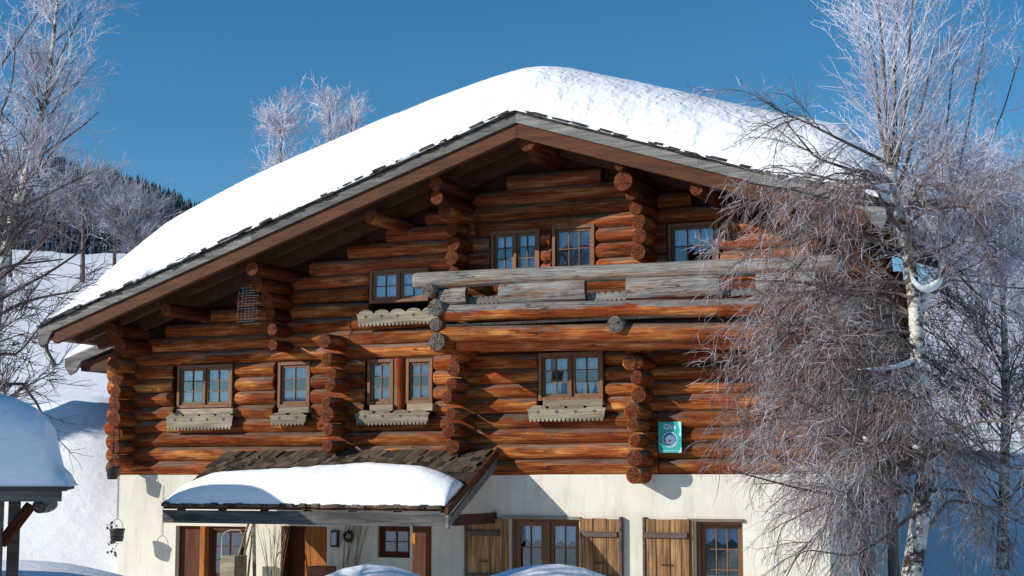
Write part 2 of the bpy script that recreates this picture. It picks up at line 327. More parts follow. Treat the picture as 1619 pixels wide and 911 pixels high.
for sgn, xe in ((-1, XL), (1, XR)):
    for yy in (YW+.2, 31.05): MB().prism([(XA, yy, ZA-.95), (xe, yy, zr(xe)-.95), (xe, yy, zr(xe)-.09), (XA, yy, ZA-.09)], (0, .04, 0)).obj('gable_board', M['soffit'], CH, org=(0, 0, 0))
    MB().box(xe-sgn*.15, xe-sgn*.11, YW+.245, 31.04, zr(xe)-.75, zr(xe)-.06).obj('eave_board', M['soffit'], CH, org=(0, 0, 0))
# right side wall logs and left corner, running back
for n_ in range(0, 16):
    z = ZB+CO*(n_+1)
    if z < zr(XR)-.45: make_log('side_wall_log', (XR-.12, YW-.35-random.random()*.12, z), (XR-.12, 31.1, z), RL, M['log'], M['end'], CH, seg=.8)
    if z < zr(XL)-.3: make_log('side_wall_log', (XL+.22, YW-.36-random.random()*.16, z), (XL+.22, 31.1, z), RL*random.uniform(.85, 1.1), M['log'], M['end'], CH, seg=.8)
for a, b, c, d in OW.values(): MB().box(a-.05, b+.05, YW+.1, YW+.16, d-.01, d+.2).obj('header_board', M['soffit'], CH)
for n_ in range(22):                                   # rear gable wall
    z = ZB+CO*(n_+.5); half = (ZA-.52-z)/SL
    if half > .5: make_log('rear_wall_log', (max(XL-.3, XA-half), 30.9, z), (min(XR+.3, XA+half), 30.9, z), RL, M['log'], M['end'], CH, seg=3, n=8)
# cross wall log ends showing in columns
def cross(px, py, yend, r, yb=YW+.4, mat='log', endm='end', Y=None):
    p = PY(px, py, yend); make_log('cross_log', (p.x, yend, p.z), (p.x, yb, p.z), r, M[mat], M[endm], CH, seg=.25, taper=.9)
def column(px, yt, yb_, ye=24.55):
    p = PY(px, (yt+yb_)/2, ye); zt = PY(px, yt, ye).z; zb = PY(px, yb_, ye).z; n0 = round((zb-ZB)/CO); n1 = round((zt-ZB)/CO)
    for n_ in range(n0, n1+1):
        z = ZB+CO*n_+random.uniform(-.03, .03); x = p.x+random.uniform(-.06, .06); y = ye+random.uniform(-.14, .10)
        make_log('cross_log', (x, y, z), (x, YW+.5, z), RL*random.uniform(.72, 1.06), M['log'], M['end'], CH, seg=.25, taper=random.uniform(.72, .93))
column(521, 548, 715); column(713, 570, 708); column(1003, 560, 757)
# joists and purlin brackets under the roof
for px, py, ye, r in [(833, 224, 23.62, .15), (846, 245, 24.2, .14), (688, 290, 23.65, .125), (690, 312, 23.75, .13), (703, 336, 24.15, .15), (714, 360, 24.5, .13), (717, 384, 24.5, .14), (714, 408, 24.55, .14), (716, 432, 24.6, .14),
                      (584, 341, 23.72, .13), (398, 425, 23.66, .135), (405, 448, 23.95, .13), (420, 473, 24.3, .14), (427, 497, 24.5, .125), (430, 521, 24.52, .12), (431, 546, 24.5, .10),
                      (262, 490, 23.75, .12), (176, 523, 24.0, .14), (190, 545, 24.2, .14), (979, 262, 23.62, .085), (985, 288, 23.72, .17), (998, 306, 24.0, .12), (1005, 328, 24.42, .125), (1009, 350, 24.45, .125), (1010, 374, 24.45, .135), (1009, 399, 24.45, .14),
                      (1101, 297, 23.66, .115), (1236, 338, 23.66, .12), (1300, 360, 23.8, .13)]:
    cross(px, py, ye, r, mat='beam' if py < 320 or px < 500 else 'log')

# balcony -----------------------------------------------------------------
def blog(name, x0, y0, x1, y1, Y, r, mat, endm='endg', flat=0, r1=None, x1w=None):
    a = PY(x0, y0, Y); b = PY(x1, y1, Y)
    if x1w is not None: b = a.lerp(b, (x1w-a.x)/(b.x-a.x))
    b.z = a.z+(b.z-a.z); return make_log(name, a, b, r, M[mat], M[endm], CH, r1=r1, flat=flat)
XBR = PY(1330, 420, 23.95).x
blog('balcony_top_rail', 657, 445, 1310, 417, 23.95, .135, 'silver', x1w=XBR)
blog('balcony_floor_log', 703, 496, 1310, 485, 23.93, .150, 'half', x1w=XBR)
blog('balcony_support_log', 700, 527, 1310, 521, 23.95, .145, 'log', x1w=XBR)
blog('balcony_support_log', 725, 545, 1310, 538, 24.2, .13, 'log2', x1w=XBR)
def railboard(x0, x1, yt0, yb0, yt1, yb1, Y=23.93):   # thick half-round railing boards
    a = PY(x0, yt0, Y); b = PY(x0, yb0, Y); c = PY(x1, yt1, Y); d = PY(x1, yb1, Y); m = MB(); N = 9; K = 8
    for k in range(K+1):
        t = k/K; top = a.lerp(c, t); bot = b.lerp(d, t)
        for j in range(N+1):
            w = math.pi*j/N; s_ = (1-math.cos(w))/2; m.v.append((top.x, Y-.085*math.sin(w)*(1-.12*(k in (0, K)))+.01*random.random(), top.z+(bot.z-top.z)*s_))
        for j in range(N, -1, -1): w = math.pi*j/N; s_ = (1-math.cos(w))/2; m.v.append((top.x, Y+.05, top.z+(bot.z-top.z)*s_))
    c_ = 2*(N+1)
    for k in range(K):
        for j in range(c_): j2 = (j+1) % c_; m.f.append((k*c_+j, (k+1)*c_+j, (k+1)*c_+j2, k*c_+j2)); m.m.append(0)
    m.f += [tuple(range(c_)), tuple(range((K+1)*c_-1, K*c_-1, -1))]; m.m += [1, 1]
    m.obj('railing_board', [M['silver'], M['endg']], CH, smooth=False)
railboard(696, 738, 459, 484, 453, 480); railboard(790, 926, 449, 481, 435, 474); railboard(991, 1139, 433, 473, 430, 468); railboard(1196, 1290, 430, 462, 428, 462)
for (x0, y0, x1, y1, Y, r) in [(676, 458, 676, 458, 23.75, .12), (687, 487, 0, 0, 23.72, .145), (688, 513, 0, 0, 23.78, .125), (690, 541, 0, 0, 23.72, .17)]:
    cross(x0, y0, Y, r, mat='silver' if y0 < 500 else 'log', endm='endg' if y0 < 530 else 'endg')
for px, py in ((971, 513), (1240, 500)): cross(px, py, 23.7, .135, endm='endg', mat='silver')
for py in (545, 572, 596): cross(1006, py, 24.45, .12)
a = PY(700, 508, 23.9); b = PY(1310, 500, 23.9); zf = (a.z+b.z)/2
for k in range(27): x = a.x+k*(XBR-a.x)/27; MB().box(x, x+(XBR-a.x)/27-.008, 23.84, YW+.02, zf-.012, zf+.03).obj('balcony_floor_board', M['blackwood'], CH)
# decorated boards seen through the railing gaps
def valance(x0, x1, z0, z1, y, parent, mat, n=4, teeth=None, hearts=True, name='valance', th=.03, bump=.22):
    w = x1-x0; h = z1-z0; P_ = [(x0, z0+h*.2)]; teeth = teeth or max(3, int(w/.075))
    for k in range(teeth):
        a_ = x0+w*k/teeth; P_ += [(a_+w/teeth*.2, z0), (a_+w/teeth*.6, z0), (a_+w/teeth*.8, z0+h*.2)]
    P_.append((x1, z0+h*.22)); P_.append((x1+.015, z1-h*.35)); P_.append((x1+.04, z1-h*.22)); P_.append((x1-.02, z1-h*bump))
    for k in range(n):
        c_ = x1-w*(k+.5)/n; rr_ = w/n*.5
        for a_ in range(7): w_ = math.pi*a_/6; P_.append((c_+rr_*math.cos(w_)*.92, z1-h*bump+h*bump*math.sin(w_)))
    P_.append((x0-.04, z1-h*.22)); P_.append((x0-.015, z1-h*.35))
    o = MB().prism([(p[0], y, p[1]) for p in P_][::-1], (0, th, 0)).obj(name, mat, parent)
    if hearts:  # dark inset hearts stand in for the shade of cut-outs
        for k in range(n):
            c_ = x0+w*(k+.5)/n; zc = z1-h*.42; s_ = .034
            hp = [(c_, y-.004, zc-s_), (c_+s_, y-.004, zc+s_*.1), (c_+s_*.8, y-.004, zc+s_*.7), (c_+s_*.3, y-.004, zc+s_*.8), (c_, y-.004, zc+s_*.35), (c_-s_*.3, y-.004, zc+s_*.8), (c_-s_*.8, y-.004, zc+s_*.7), (c_-s_, y-.004, zc+s_*.1)]
            MB().prism(hp, (0, .008, 0)).obj('heart', M['shutd'], o if o.parent is CH else parent)
    return o
M['trim'] = M['barge']
for x0, x1, yt, yb, up in ((740, 790, 469, 481, 1), (925, 992, 461, 476, 0), (1139, 1197, 456, 468, 0)):
    r_ = rect(x0, yt, x1, yb, 24.02); valance(r_[0], r_[1], r_[2], r_[3], 24.0, CH, M['trim'], n=6, hearts=False, name='railing_trim', bump=.3)
# windows -----------------------------------------------------------------
def bars(m, x0, x1, z0, z1, w, ya, yb, wb=None, mi=0):
    wb = wb or w; m.box(x0, x0+w, ya, yb, z0, z1, mi); m.box(x1-w, x1, ya, yb, z0, z1, mi); m.box(x0+w, x1-w, ya+.001, yb-.001, z1-w, z1, mi); m.box(x0+w, x1-w, ya+.001, yb-.001, z0, z0+wb, mi)
def curtain(x0, x1, z0, z1, y, parent, pt=0, side=0):
    N = max(10, int((x1-x0)/.02)); m = MB()
    for k in range(N+1):
        t = k/N; x = x0+(x1-x0)*t; yy = y+.012*math.sin(t*(x1-x0)*2*math.pi/.075+side)
        zb = z0+(pt*abs(((t*2+.5) % 1)*2-1) if pt else .008*math.sin(t*40))
        m.v += [(x, yy, zb), (x, yy, (zb+z1)/2), (x, yy*.5+y*.5, z1)]
    for k in range(N):
        for q in (0, 1): m.f.append((k*3+q, k*3+3+q, k*3+4+q, k*3+1+q)); m.m.append(0)
    m.obj('curtain', M['lace'], parent, smooth=True)
def window(r, y, sashes, cols, rows, tiers, casing=.06, mull=.05, sash=.045, label=None, mat='frame', sillz=None, name='window'):
    x0, x1, z0, z1 = r; m = MB(); bars(m, x0, x1, z0, z1, casing, y-.05, y+.16)
    o = m.obj(name, M[mat], CH, bev=.005, org=((x0+x1)/2, y, z0)); o.location = ((x0+x1)/2, y, z0); O_ = Vector(o.location)
    if label: o['label'] = label
    def ch(mb, nm, mt, bev=0): q = mb.obj(nm, mt, None, bev=bev); q.parent = o; q.location = Vector(q.location)-O_; return q
    ix0, ix1 = x0+casing, x1-casing; W = (ix1-ix0-mull*(len(sashes)-1)); tot = sum(sashes); xx = ix0
    for si, sw in enumerate(sashes):
        a_ = xx; b_ = xx+W*sw/tot; xx = b_+mull
        if si < len(sashes)-1: ch(MB().box(b_, b_+mull, y-.045, y+.12, z0+casing, z1-casing), 'mullion', M[mat], .004)
        s_ = MB(); bars(s_, a_, b_, z0+casing, z1-casing, sash, y-.01, y+.04, sash*1.2); ch(s_, 'sash', M[mat], .004)
        ga, gb, gc, gd = a_+sash, b_-sash, z0+casing+sash*1.2, z1-casing-sash; nc = cols[si] if isinstance(cols, (list, tuple)) else cols
        mu = .018
        for c_ in range(1, nc): xm = ga+(gb-ga)*c_/nc; ch(MB().box(xm-mu/2, xm+mu/2, y-.004, y+.03, gc, gd), 'muntin', M[mat])
        for q in range(1, rows): zm = gc+(gd-gc)*q/rows; ch(MB().box(ga, gb, y-.002, y+.028, zm-mu/2, zm+mu/2), 'muntin', M[mat])
        for c_ in range(nc):
            for q in range(rows):
                pa = ga+(gb-ga)*c_/nc; pb = ga+(gb-ga)*(c_+1)/nc; pc = gc+(gd-gc)*q/rows; pd = gc+(gd-gc)*(q+1)/rows
                tl = random.uniform(-.0015, .0015)
                ch(MB().prism([(pa+.002, y+.014+tl, pc+.002), (pb-.002, y+.014-tl, pc+.002), (pb-.002, y+.014-tl, pd-.002), (pa+.002, y+.014+tl, pd-.002)], (0, .004, 0)), 'pane', M['glass'])
        for (t0, t1, pt) in tiers[si % len(tiers)]:
            t0 += random.uniform(-.03, .05)*(t0 > 0); t1 += random.uniform(-.04, .03)*(t1 < 1)
            n0 = len(COL.objects); N_ = list(COL.objects); curtain(ga-.02, gb+.02, gc+(gd-gc)*t0, gc+(gd-gc)*t1, y+.075, None, pt)
            q = COL.objects[-1]; q.parent = o; q.location = Vector(q.location)-O_
    # dark room box behind the opening
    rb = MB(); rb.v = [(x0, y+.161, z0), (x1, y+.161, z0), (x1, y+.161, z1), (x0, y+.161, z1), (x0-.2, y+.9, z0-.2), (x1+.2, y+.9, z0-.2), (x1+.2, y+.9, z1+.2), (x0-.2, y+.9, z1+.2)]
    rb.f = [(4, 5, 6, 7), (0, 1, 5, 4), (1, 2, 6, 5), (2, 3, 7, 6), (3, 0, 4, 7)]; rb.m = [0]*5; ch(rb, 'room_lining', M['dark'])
    def add_sill(rp, yy=24.9, mt='sill'):
        q = rect(*rp, yy); ch(MB().box(q[0], q[1], yy, y+.0, q[2], q[3]), 'sill', M[mt], .006)
    return o, add_sill, O_
def val(rp, win, O_, n=4, yy=24.86, mt='fgrey', bump=.22):
    q = rect(*rp, yy); before = set(COL.objects); valance(q[0], q[1], q[2], q[3], yy, win, M[mt], n, bump=bump)
    for o in set(COL.objects)-before: o.location = Vector(o.location)-O_
T3 = [[(.66, 1.02, 0), (0, .36, 0)]]; FULL = [[(0, 1.02, 0)]]
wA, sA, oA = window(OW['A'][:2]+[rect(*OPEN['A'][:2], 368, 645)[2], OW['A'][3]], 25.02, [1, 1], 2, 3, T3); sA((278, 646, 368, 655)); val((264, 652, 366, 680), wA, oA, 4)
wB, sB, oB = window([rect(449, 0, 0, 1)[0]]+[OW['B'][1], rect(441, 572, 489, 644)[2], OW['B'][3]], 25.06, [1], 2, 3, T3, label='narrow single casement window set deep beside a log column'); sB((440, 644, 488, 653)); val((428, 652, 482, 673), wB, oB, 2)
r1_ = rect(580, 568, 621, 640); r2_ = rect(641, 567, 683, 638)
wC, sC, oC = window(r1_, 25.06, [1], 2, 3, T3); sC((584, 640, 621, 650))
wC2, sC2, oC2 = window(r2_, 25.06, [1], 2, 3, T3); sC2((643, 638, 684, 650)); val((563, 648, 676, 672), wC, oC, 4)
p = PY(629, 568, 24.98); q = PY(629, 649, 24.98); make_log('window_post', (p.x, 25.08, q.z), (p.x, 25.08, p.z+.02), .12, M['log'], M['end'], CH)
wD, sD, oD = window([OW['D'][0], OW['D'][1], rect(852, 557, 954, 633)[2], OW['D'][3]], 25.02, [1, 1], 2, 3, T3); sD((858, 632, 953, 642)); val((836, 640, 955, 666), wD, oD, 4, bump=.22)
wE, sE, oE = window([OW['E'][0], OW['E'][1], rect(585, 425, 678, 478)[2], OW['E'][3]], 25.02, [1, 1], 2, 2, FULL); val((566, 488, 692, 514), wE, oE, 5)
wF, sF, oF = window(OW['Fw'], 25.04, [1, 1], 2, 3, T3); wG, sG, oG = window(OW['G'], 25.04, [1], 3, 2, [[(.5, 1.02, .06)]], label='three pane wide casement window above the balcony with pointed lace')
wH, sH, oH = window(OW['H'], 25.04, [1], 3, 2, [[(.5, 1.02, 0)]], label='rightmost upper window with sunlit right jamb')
p = PY(863, 360, 24.98); q = PY(863, 436, 24.98); make_log('window_post', (p.x, 25.1, q.z), (p.x, 25.1, p.z+.02), .09, M['beam'], M['end'], CH)

# stucco base --------------------------------------------------------------
YS = 25.06
G1 = rect(805, 821, 916, 948, YS); G2 = rect(1098, 825, 1175, 948, YS); D1 = rect(276, 832, 388, 1010, YS); D2 = rect(446, 832, 516, 1010, YS); W3 = rect(596, 832, 648, 882, YS)
holes = [G1, G2, D1, D2, W3]
def wall_holes(name, x0, x1, z0, z1, y0, y1, holes, mat, parent):
    xs = sorted({x0, x1, *[h[0] for h in holes], *[h[1] for h in holes]}); zs = sorted({z0, z1, *[h[2] for h in holes], *[h[3] for h in holes]}); m = MB()
    for a_, b_ in zip(xs, xs[1:]):
        for c_, d_ in zip(zs, zs[1:]):
            if any(h[0] <= (a_+b_)/2 <= h[1] and h[2] <= (c_+d_)/2 <= h[3] for h in holes): continue
            for yy in (y0, y1): n = len(m.v); m.v += [(a_, yy, c_), (b_, yy, c_), (b_, yy, d_), (a_, yy, d_)]; m.f.append((n, n+1, n+2, n+3)); m.m.append(0)
    for a_, b_, c_, d_ in [h[:4] for h in holes]+[[x0, x1, z0, z1]]:
        n = len(m.v); m.v += [(a_, y0, c_), (b_, y0, c_), (b_, y0, d_), (a_, y0, d_), (a_, y1, c_), (b_, y1, c_), (b_, y1, d_), (a_, y1, d_)]
        m.f += [(n, n+1, n+5, n+4), (n+1, n+2, n+6, n+5), (n+2, n+3, n+7, n+6), (n+3, n, n+4, n+7)]; m.m += [0]*4
    return m.obj(name, mat, parent)
zt_ = ZB+.005
wall_holes('stucco_wall', XL, XR, -.3, zt_, YS, YS+.35, holes, M['stucco'], CH)
o = MB().box(XL, XL+.3, YS+.351, 31.1, -.3, zt_).box(XL+.301, XR, 30.8, 31.1, -.3, zt_).obj('stucco_wall', M['stucco'], CH)
# right side: stucco with a wooden door and an upright post
SD = (27.2, 28.6)
MB().box(XR-.3, XR, YS+.351, SD[0], -.3, zt_).box(XR-.3, XR, SD[1], 31.1, -.3, zt_).box(XR-.299, XR-.001, SD[0], SD[1], 2.5, zt_-.001).obj('stucco_wall', M['stucco'], CH)
for k in range(6): MB().box(XR-.16, XR-.1, SD[0]+k*.233, SD[0]+(k+1)*.233-.01, -.2, 2.5).obj('door_plank', M['door'], CH)
make_log('side_post', (XR+.35, 28.4, 0), (XR+.35, 28.4, 2.84), .1, M['silver'], M['end'], CH)
def gwin(r, sashes, cols, label):
    w_, s_, o_ = window(r, YS+.16, sashes, cols, 3, [[(.70, 1.02, .10), (0, .26, 0)]], casing=.05, mull=.10, sash=.07, mat='frame', label=label); return w_, o_
g1, og1 = gwin([G1[0]+.02, G1[1]-.005, G1[2], G1[3]], [1, 1], 2, 'wide ground floor window between two open plank shutters')
g2, og2 = gwin([G2[0]+.02, G2[1]-.005, G2[2], G2[3]], [1], 3, 'ground floor window right of the sunlit shutter')
for G, lb in ((G1, 0), (G2, 0)):
    MB().box(G[0]-.10, G[1]+.03, YS-.045, YS-.002, G[3], G[3]+.045).obj('lintel_board', M['fgrey'], CH)
    MB().box(G[0]-.09, G[0]-.002, YS-.04, YS+.10, G[2], G[3]).obj('window_jamb', M['shut'], CH)
    MB().box(G[0]-.1, G[1]+.06, YS-.12, YS+.1, G[2]-.06, G[2]).obj('window_ledge', M['sill'], CH)
def shutter(x0, y0, x1, hinge_right, label, handle=True, zb=None):
    r = rect(x0, y0, x1, 948, YS-.06); w = r[1]-r[0]; o = empty('shutter', ((r[0]+r[1])/2, YS-.06, r[2]), parent=CH); o['label'] = label; cs = [0, .27, .58, .82, 1] if w > .75 else [0, .34, .68, 1]; O_ = Vector(o.location)
    def ch(mb, nm, mt, bev=.004): q = mb.obj(nm, mt, None, bev=bev); q.parent = o; q.location = Vector(q.location)-O_
    for a_, b_ in zip(cs, cs[1:]): ch(MB().box(r[0]+w*a_+.004, r[0]+w*b_-.004, YS-.075+random.uniform(-.004, .004), YS-.035, r[2], r[3]-random.uniform(0, .02)), 'plank', M['shut'])
    for zc in (r[3]-.27, r[3]-1.0):
        if zc > r[2]: ch(MB().box(r[0]+w*.03, r[0]+w*.96, YS-.115, YS-.076, zc-.045, zc+.045), 'batten', M['shutd'])
    ch(MB().box(r[0]+w*.38, r[0]+w*.62, YS-.10, YS-.076, r[3]-.76, r[3]-.74), 'handle', M['iron'])
    e = r[0]-.02 if not hinge_right else r[1]+.004
    ch(MB().box(e, e+.045, YS-.1, YS-.004, r[2], r[3]+.02), 'edge_post', M['shutd'])
shutter(737, 818, 794, False, 'shaded plank shutter nearest the porch'); shutter(917, 819, 980, True, 'middle plank shutter half in shadow'); shutter(1019, 820, 1091, False, 'sunlit orange plank shutter at the right window')
# porch -------------------------------------------------------------------
YP = 23.06; PXL, PXR = -16.95, -11.42; zpf, zpw = 2.33, 3.30
def zp(y): return zpf+(zpw-zpf)*(y-YP)/(YW-YP)
def xpl(y): return PXL-.03+(.25)*(y-YP)/(YW-YP)
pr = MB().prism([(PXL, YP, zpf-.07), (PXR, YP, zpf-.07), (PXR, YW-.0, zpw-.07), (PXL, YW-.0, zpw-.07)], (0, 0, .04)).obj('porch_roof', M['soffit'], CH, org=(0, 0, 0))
shs = []
for k in range(8):
    s_ = .03*random.random(); L_ = .34; w_ = random.uniform(.10, .15); th = .03+.02*random.random(); j_ = [random.uniform(-.012, .012) for _ in range(4)]
    shs.append(MB().prism([(-w_/2, j_[0]-.03*random.random(), 0), (w_/2, j_[1], 0), (w_/2+j_[2]*.3, L_, 0), (-w_/2, L_, 0)], (0, 0, th)).mesh('shingle', M['shingle']))
tl = math.atan2(zpw-zpf, YW-YP); nc_ = int((PXR-PXL)/.128); rows_ = []
for rw in range(12):
    y = YP-.06+rw*.168
    if y > YW-.2: break
    for c_ in range(nc_):
        x = PXL+.07+c_*(PXR-PXL-.08)/nc_+(.06 if rw % 2 else 0)
        if rw in (2, 3, 4, 5, 6): continue
        o = link('shingle', random.choice(shs), pr, (x, y+random.uniform(-.02, .02), zp(y)+.0+random.uniform(0, .012)), (tl-.13, 0, random.uniform(-.05, .05)))
m = MB()
for rw in range(2, 7):
    y = YP-.06+rw*.168; m.prism([(PXL, y, zp(y)+.0), (PXR-.01, y, zp(y)), (PXR-.01, y+.3, zp(y+.3)-.03), (PXL, y+.3, zp(y+.3)-.03)], (0, 0, .015))
m.obj('shingle_courses', M['shingle'], pr, org=(0, 0, 0))
MB().box(PXL-.01, PXR+.01, YP+.0, YP+.10, zpf-.31, zpf-.09).obj('porch_beam', M['pbeam'], CH)
MB().prism([(PXR+.005, YP-.06, zpf-.13), (PXR+.005, YP-.06, zpf+.0), (PXR+.005, YW-.02, zpw+.02), (PXR+.005, YW-.02, zpw-.12)], (.05, 0, 0)).obj('porch_rake_board', M['rafter'], CH)
MB().prism([(PXR-.03, YP+.11, zpf-.32), (PXR-.03, YP+.11, zpf-.18), (PXR-.03, YW, zpw-.16), (PXR-.03, YW, zpw-.33)], (.035, 0, 0)).obj('porch_rake_board', M['barge'], CH)
MB().prism([(PXR-.01, YP-.01, zpf-.33), (PXR-.01, YP-.01, zpf-.02), (PXR-.01, YP+.12, zpf-.02), (PXR-.01, YP+.06, zpf-.35)], (.045, 0, 0)).obj('rake_end_block', M['barge'], CH)
for k in range(7): x = PXL+.2+k*.86; MB().prism([(x, YP+.12, zpf-.16), (x, YW+.05, zpw-.18), (x, YW+.05, zpw-.08), (x, YP+.12, zpf-.075)], (.08, 0, 0)).obj('porch_rafter', M['soffit'], CH)
pp = rect(658, 830, 681, 911, 23.4); MB().box(pp[0], pp[1], 23.25, 23.45, -.2, zpf-.16).obj('porch_post', M['door'], CH, bev=.02)
MB().box(pp[0]-.02, pp[0]+.085, 23.23, 23.33, 1.72, 1.9).obj('post_peg', M['post'], CH, bev=.02)
MB().box(PXR-.12, PXR-.02, 23.5, YW+.05, 2.02, 2.2).obj('porch_tie_beam', M['soffit'], CH)
b0 = rect(790, 830, 795, 845, 24.6)
# porch back wall fittings
y2 = YS+.2
for r, n_, cs in ((D1, 1, None), (D2, 2, None)):
    pass
dA = rect(276, 832, 330, 1010, y2); MB().box(D1[0], dA[1]-.05, YS+.12, YS+.16, -.1, D1[3]).obj('entrance_door', M['door'], CH)
MB().box(dA[1]-.05, dA[1]+.07, YS-.05, YS+.2, -.1, D1[3]).obj('door_post', M['post'], CH, bev=.01)
r = [dA[1]+.075, D1[1]-.005, .9, D1[3]-.01]; wP, _, oP = window(r, YS+.12, [1], 2, 3, [[]], casing=.07, label='shaded porch window left of the cream pier', mat='door')
MB().box(dA[1]+.075, D1[1], YS+.05, YS+.3, -.1, .895).obj('window_apron', M['door'], CH)
d0 = PY(446, 870, y2).x; d1_ = PY(489, 870, y2).x
MB().box(D2[0], d1_, YS+.22, YS+.26, -.1, D2[3]).obj('entrance_door', M['door'], CH); MB().box(d1_+.003, D2[1], YS+.05, YS+.10, -.1, D2[3]).obj('door_panel', M['post'], CH)
MB().box(D2[0]-.02, D2[0]+.05, YS-.03, YS+.2, -.1, D2[3]).obj('door_post', M['door'], CH)
window(W3, YS+.12, [1], 2, 2, [[]], casing=.05, label='small dark window behind the porch post', mat='door')

# main roof ----------------------------------------------------------------
def rp(x, y, dz): return (x, y, zr(x)+dz)
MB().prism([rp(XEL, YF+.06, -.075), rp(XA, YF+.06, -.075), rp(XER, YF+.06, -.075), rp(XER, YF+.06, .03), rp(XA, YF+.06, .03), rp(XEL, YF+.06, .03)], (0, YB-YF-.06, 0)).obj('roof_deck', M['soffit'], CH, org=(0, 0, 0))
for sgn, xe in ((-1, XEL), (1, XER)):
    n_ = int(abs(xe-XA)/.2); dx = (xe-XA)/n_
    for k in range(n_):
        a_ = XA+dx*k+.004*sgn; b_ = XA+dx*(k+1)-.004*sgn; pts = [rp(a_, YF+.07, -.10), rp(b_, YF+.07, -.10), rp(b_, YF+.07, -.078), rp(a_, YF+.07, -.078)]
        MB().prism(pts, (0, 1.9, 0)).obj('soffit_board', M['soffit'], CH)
    # bargeboard in two lengths, brown fascia rafters
    xm = XA+(xe-XA)*.52; e_ = .003*sgn
    for a_, b_ in ((XA+e_, xm-e_), (xm+e_, xe)):
        MB().prism([rp(a_, YF, -.145), rp(b_, YF, -.145), rp(b_, YF, .015), rp(a_, YF, .015)], (0, .045, 0)).obj('bargeboard', M['barge'], CH)
    for yy, t0, t1, w_ in ((YF+.05, -.385, -.147, .12), (24.1, -.34, -.102, .13), (24.75, -.40, -.102, .13)):
        MB().prism([rp(XA+e_, yy, t0), rp(xe-sgn*.35, yy, t0), rp(xe-sgn*.2, yy, t1), rp(XA+e_, yy, t1)], (0, w_, 0)).obj('rafter', M['rafter'] if yy < 24 else M['soffit'], CH)
    MB().prism([rp(xe-sgn*.32, YF+.005, -.146), rp(xe+sgn*.02, YF+.005, -.146), rp(xe-sgn*.06, YF+.005, -.36), rp(xe-sgn*.2, YF+.005, -.33)], (0, .08, 0)).obj('bargeboard_foot', M['barge'], CH)
    MB().prism([rp(XA+e_, YF-.02, .016), rp(xe, YF-.02, .016), rp(xe, YF-.02, .062), rp(XA+e_, YF-.02, .062)], (0, .3, 0)).obj('shingle_underlay', M['blackwood'], CH, org=(0, 0, 0))
    # rake shingles, ragged layers
    L_ = abs(xe-XA)*math.hypot(1, SL); step = .235; n_ = int(L_/step)
    ms = []
    for k in range(6):
        w_ = .24+.03*random.random(); j_ = [random.uniform(-.03, .02) for _ in range(3)]
        ms.append(MB().prism([(0, j_[0], 0), (w_*.5, j_[1]-.01, 0), (w_, j_[2], 0), (w_, .35, 0), (0, .35, 0)], (0, 0, .026+.018*random.random())).mesh('shingle', M['blackwood']))
    for k in range(n_):
        for q in (0, 1):
            x = XA+(xe-XA)*(k+.5*q+(.5 if sgn < 0 else 0)+ (.5 if sgn < 0 else 0))/n_
            if abs(x-XA) > abs(xe-XA): continue
            link('shingle', random.choice(ms), CH, (x, YF-.03-.02*q+random.uniform(-.03, .03), zr(x)+.016+.03*q+random.uniform(0, .02)), (0, math.atan(SL)*(1 if sgn > 0 else -1)+random.uniform(-.02, .03), 0))
# eave gutter and spout on the left
gy = [(XEL-.07, YF+.02+k*1.5, zr(XEL)-.1) for k in range(7)]
MB().tube(gy, .075, 10).obj('gutter', M['metal'], CH, smooth=True)
s0 = PY(72, 545, 23.5); pts = [s0+Vector((0, 0, .12)), s0, PY(73, 556, 23.45), PY(80, 568, 23.4), PY(86, 577, 23.35)]
sp_ = MB().tube(pts, .05, 10).obj('downspout', M['metal'], CH, smooth=True)
# lean-to roof at the back left
ya = 27.5; a = PY(106, 580, ya); b = PY(190, 549, ya)
AN = MB().prism([(a.x, ya, a.z), (b.x+1.2, ya, b.z+.45), (b.x+1.2, ya, b.z+.61), (a.x, ya, a.z+.16)], (0, 7, 0)).obj('annex_roof', M['soffit'], CH, org=(0, 0, 0))
MB().prism([(a.x-.02, ya-.05, a.z-.03), (b.x+1.2, ya-.05, b.z+.42), (b.x+1.2, ya-.05, b.z+.62), (a.x-.02, ya-.05, a.z+.17)], (0, .045, 0)).obj('bargeboard', M['barge'], AN)
MB().prism([(a.x-.0, ya-.056, a.z-.03), (a.x+.42, ya-.056, a.z+.12), (a.x+.28, ya-.056, a.z-.12), (a.x+.12, ya-.056, a.z-.19)], (0, .06, 0)).obj('bargeboard_foot', M['barge'], AN)
c = PY(120, 597, ya+1); MB().prism([(a.x+.3, ya+.1, a.z-.1), (b.x+1.2, ya+.1, a.z-.13), (b.x+1.2, ya+.1, b.z+.44), (a.x+.3, ya+.1, a.z+.02)], (0, 6, 0)).obj('annex_underside_wedge', M['soffit'], AN)  # solid wedge filling in the roof's dark underside
MB().box(b.x+.5, b.x+1.2, ya+.6, 33, -.3, a.z-.14).obj('annex_wall', M['soffit'], CH)

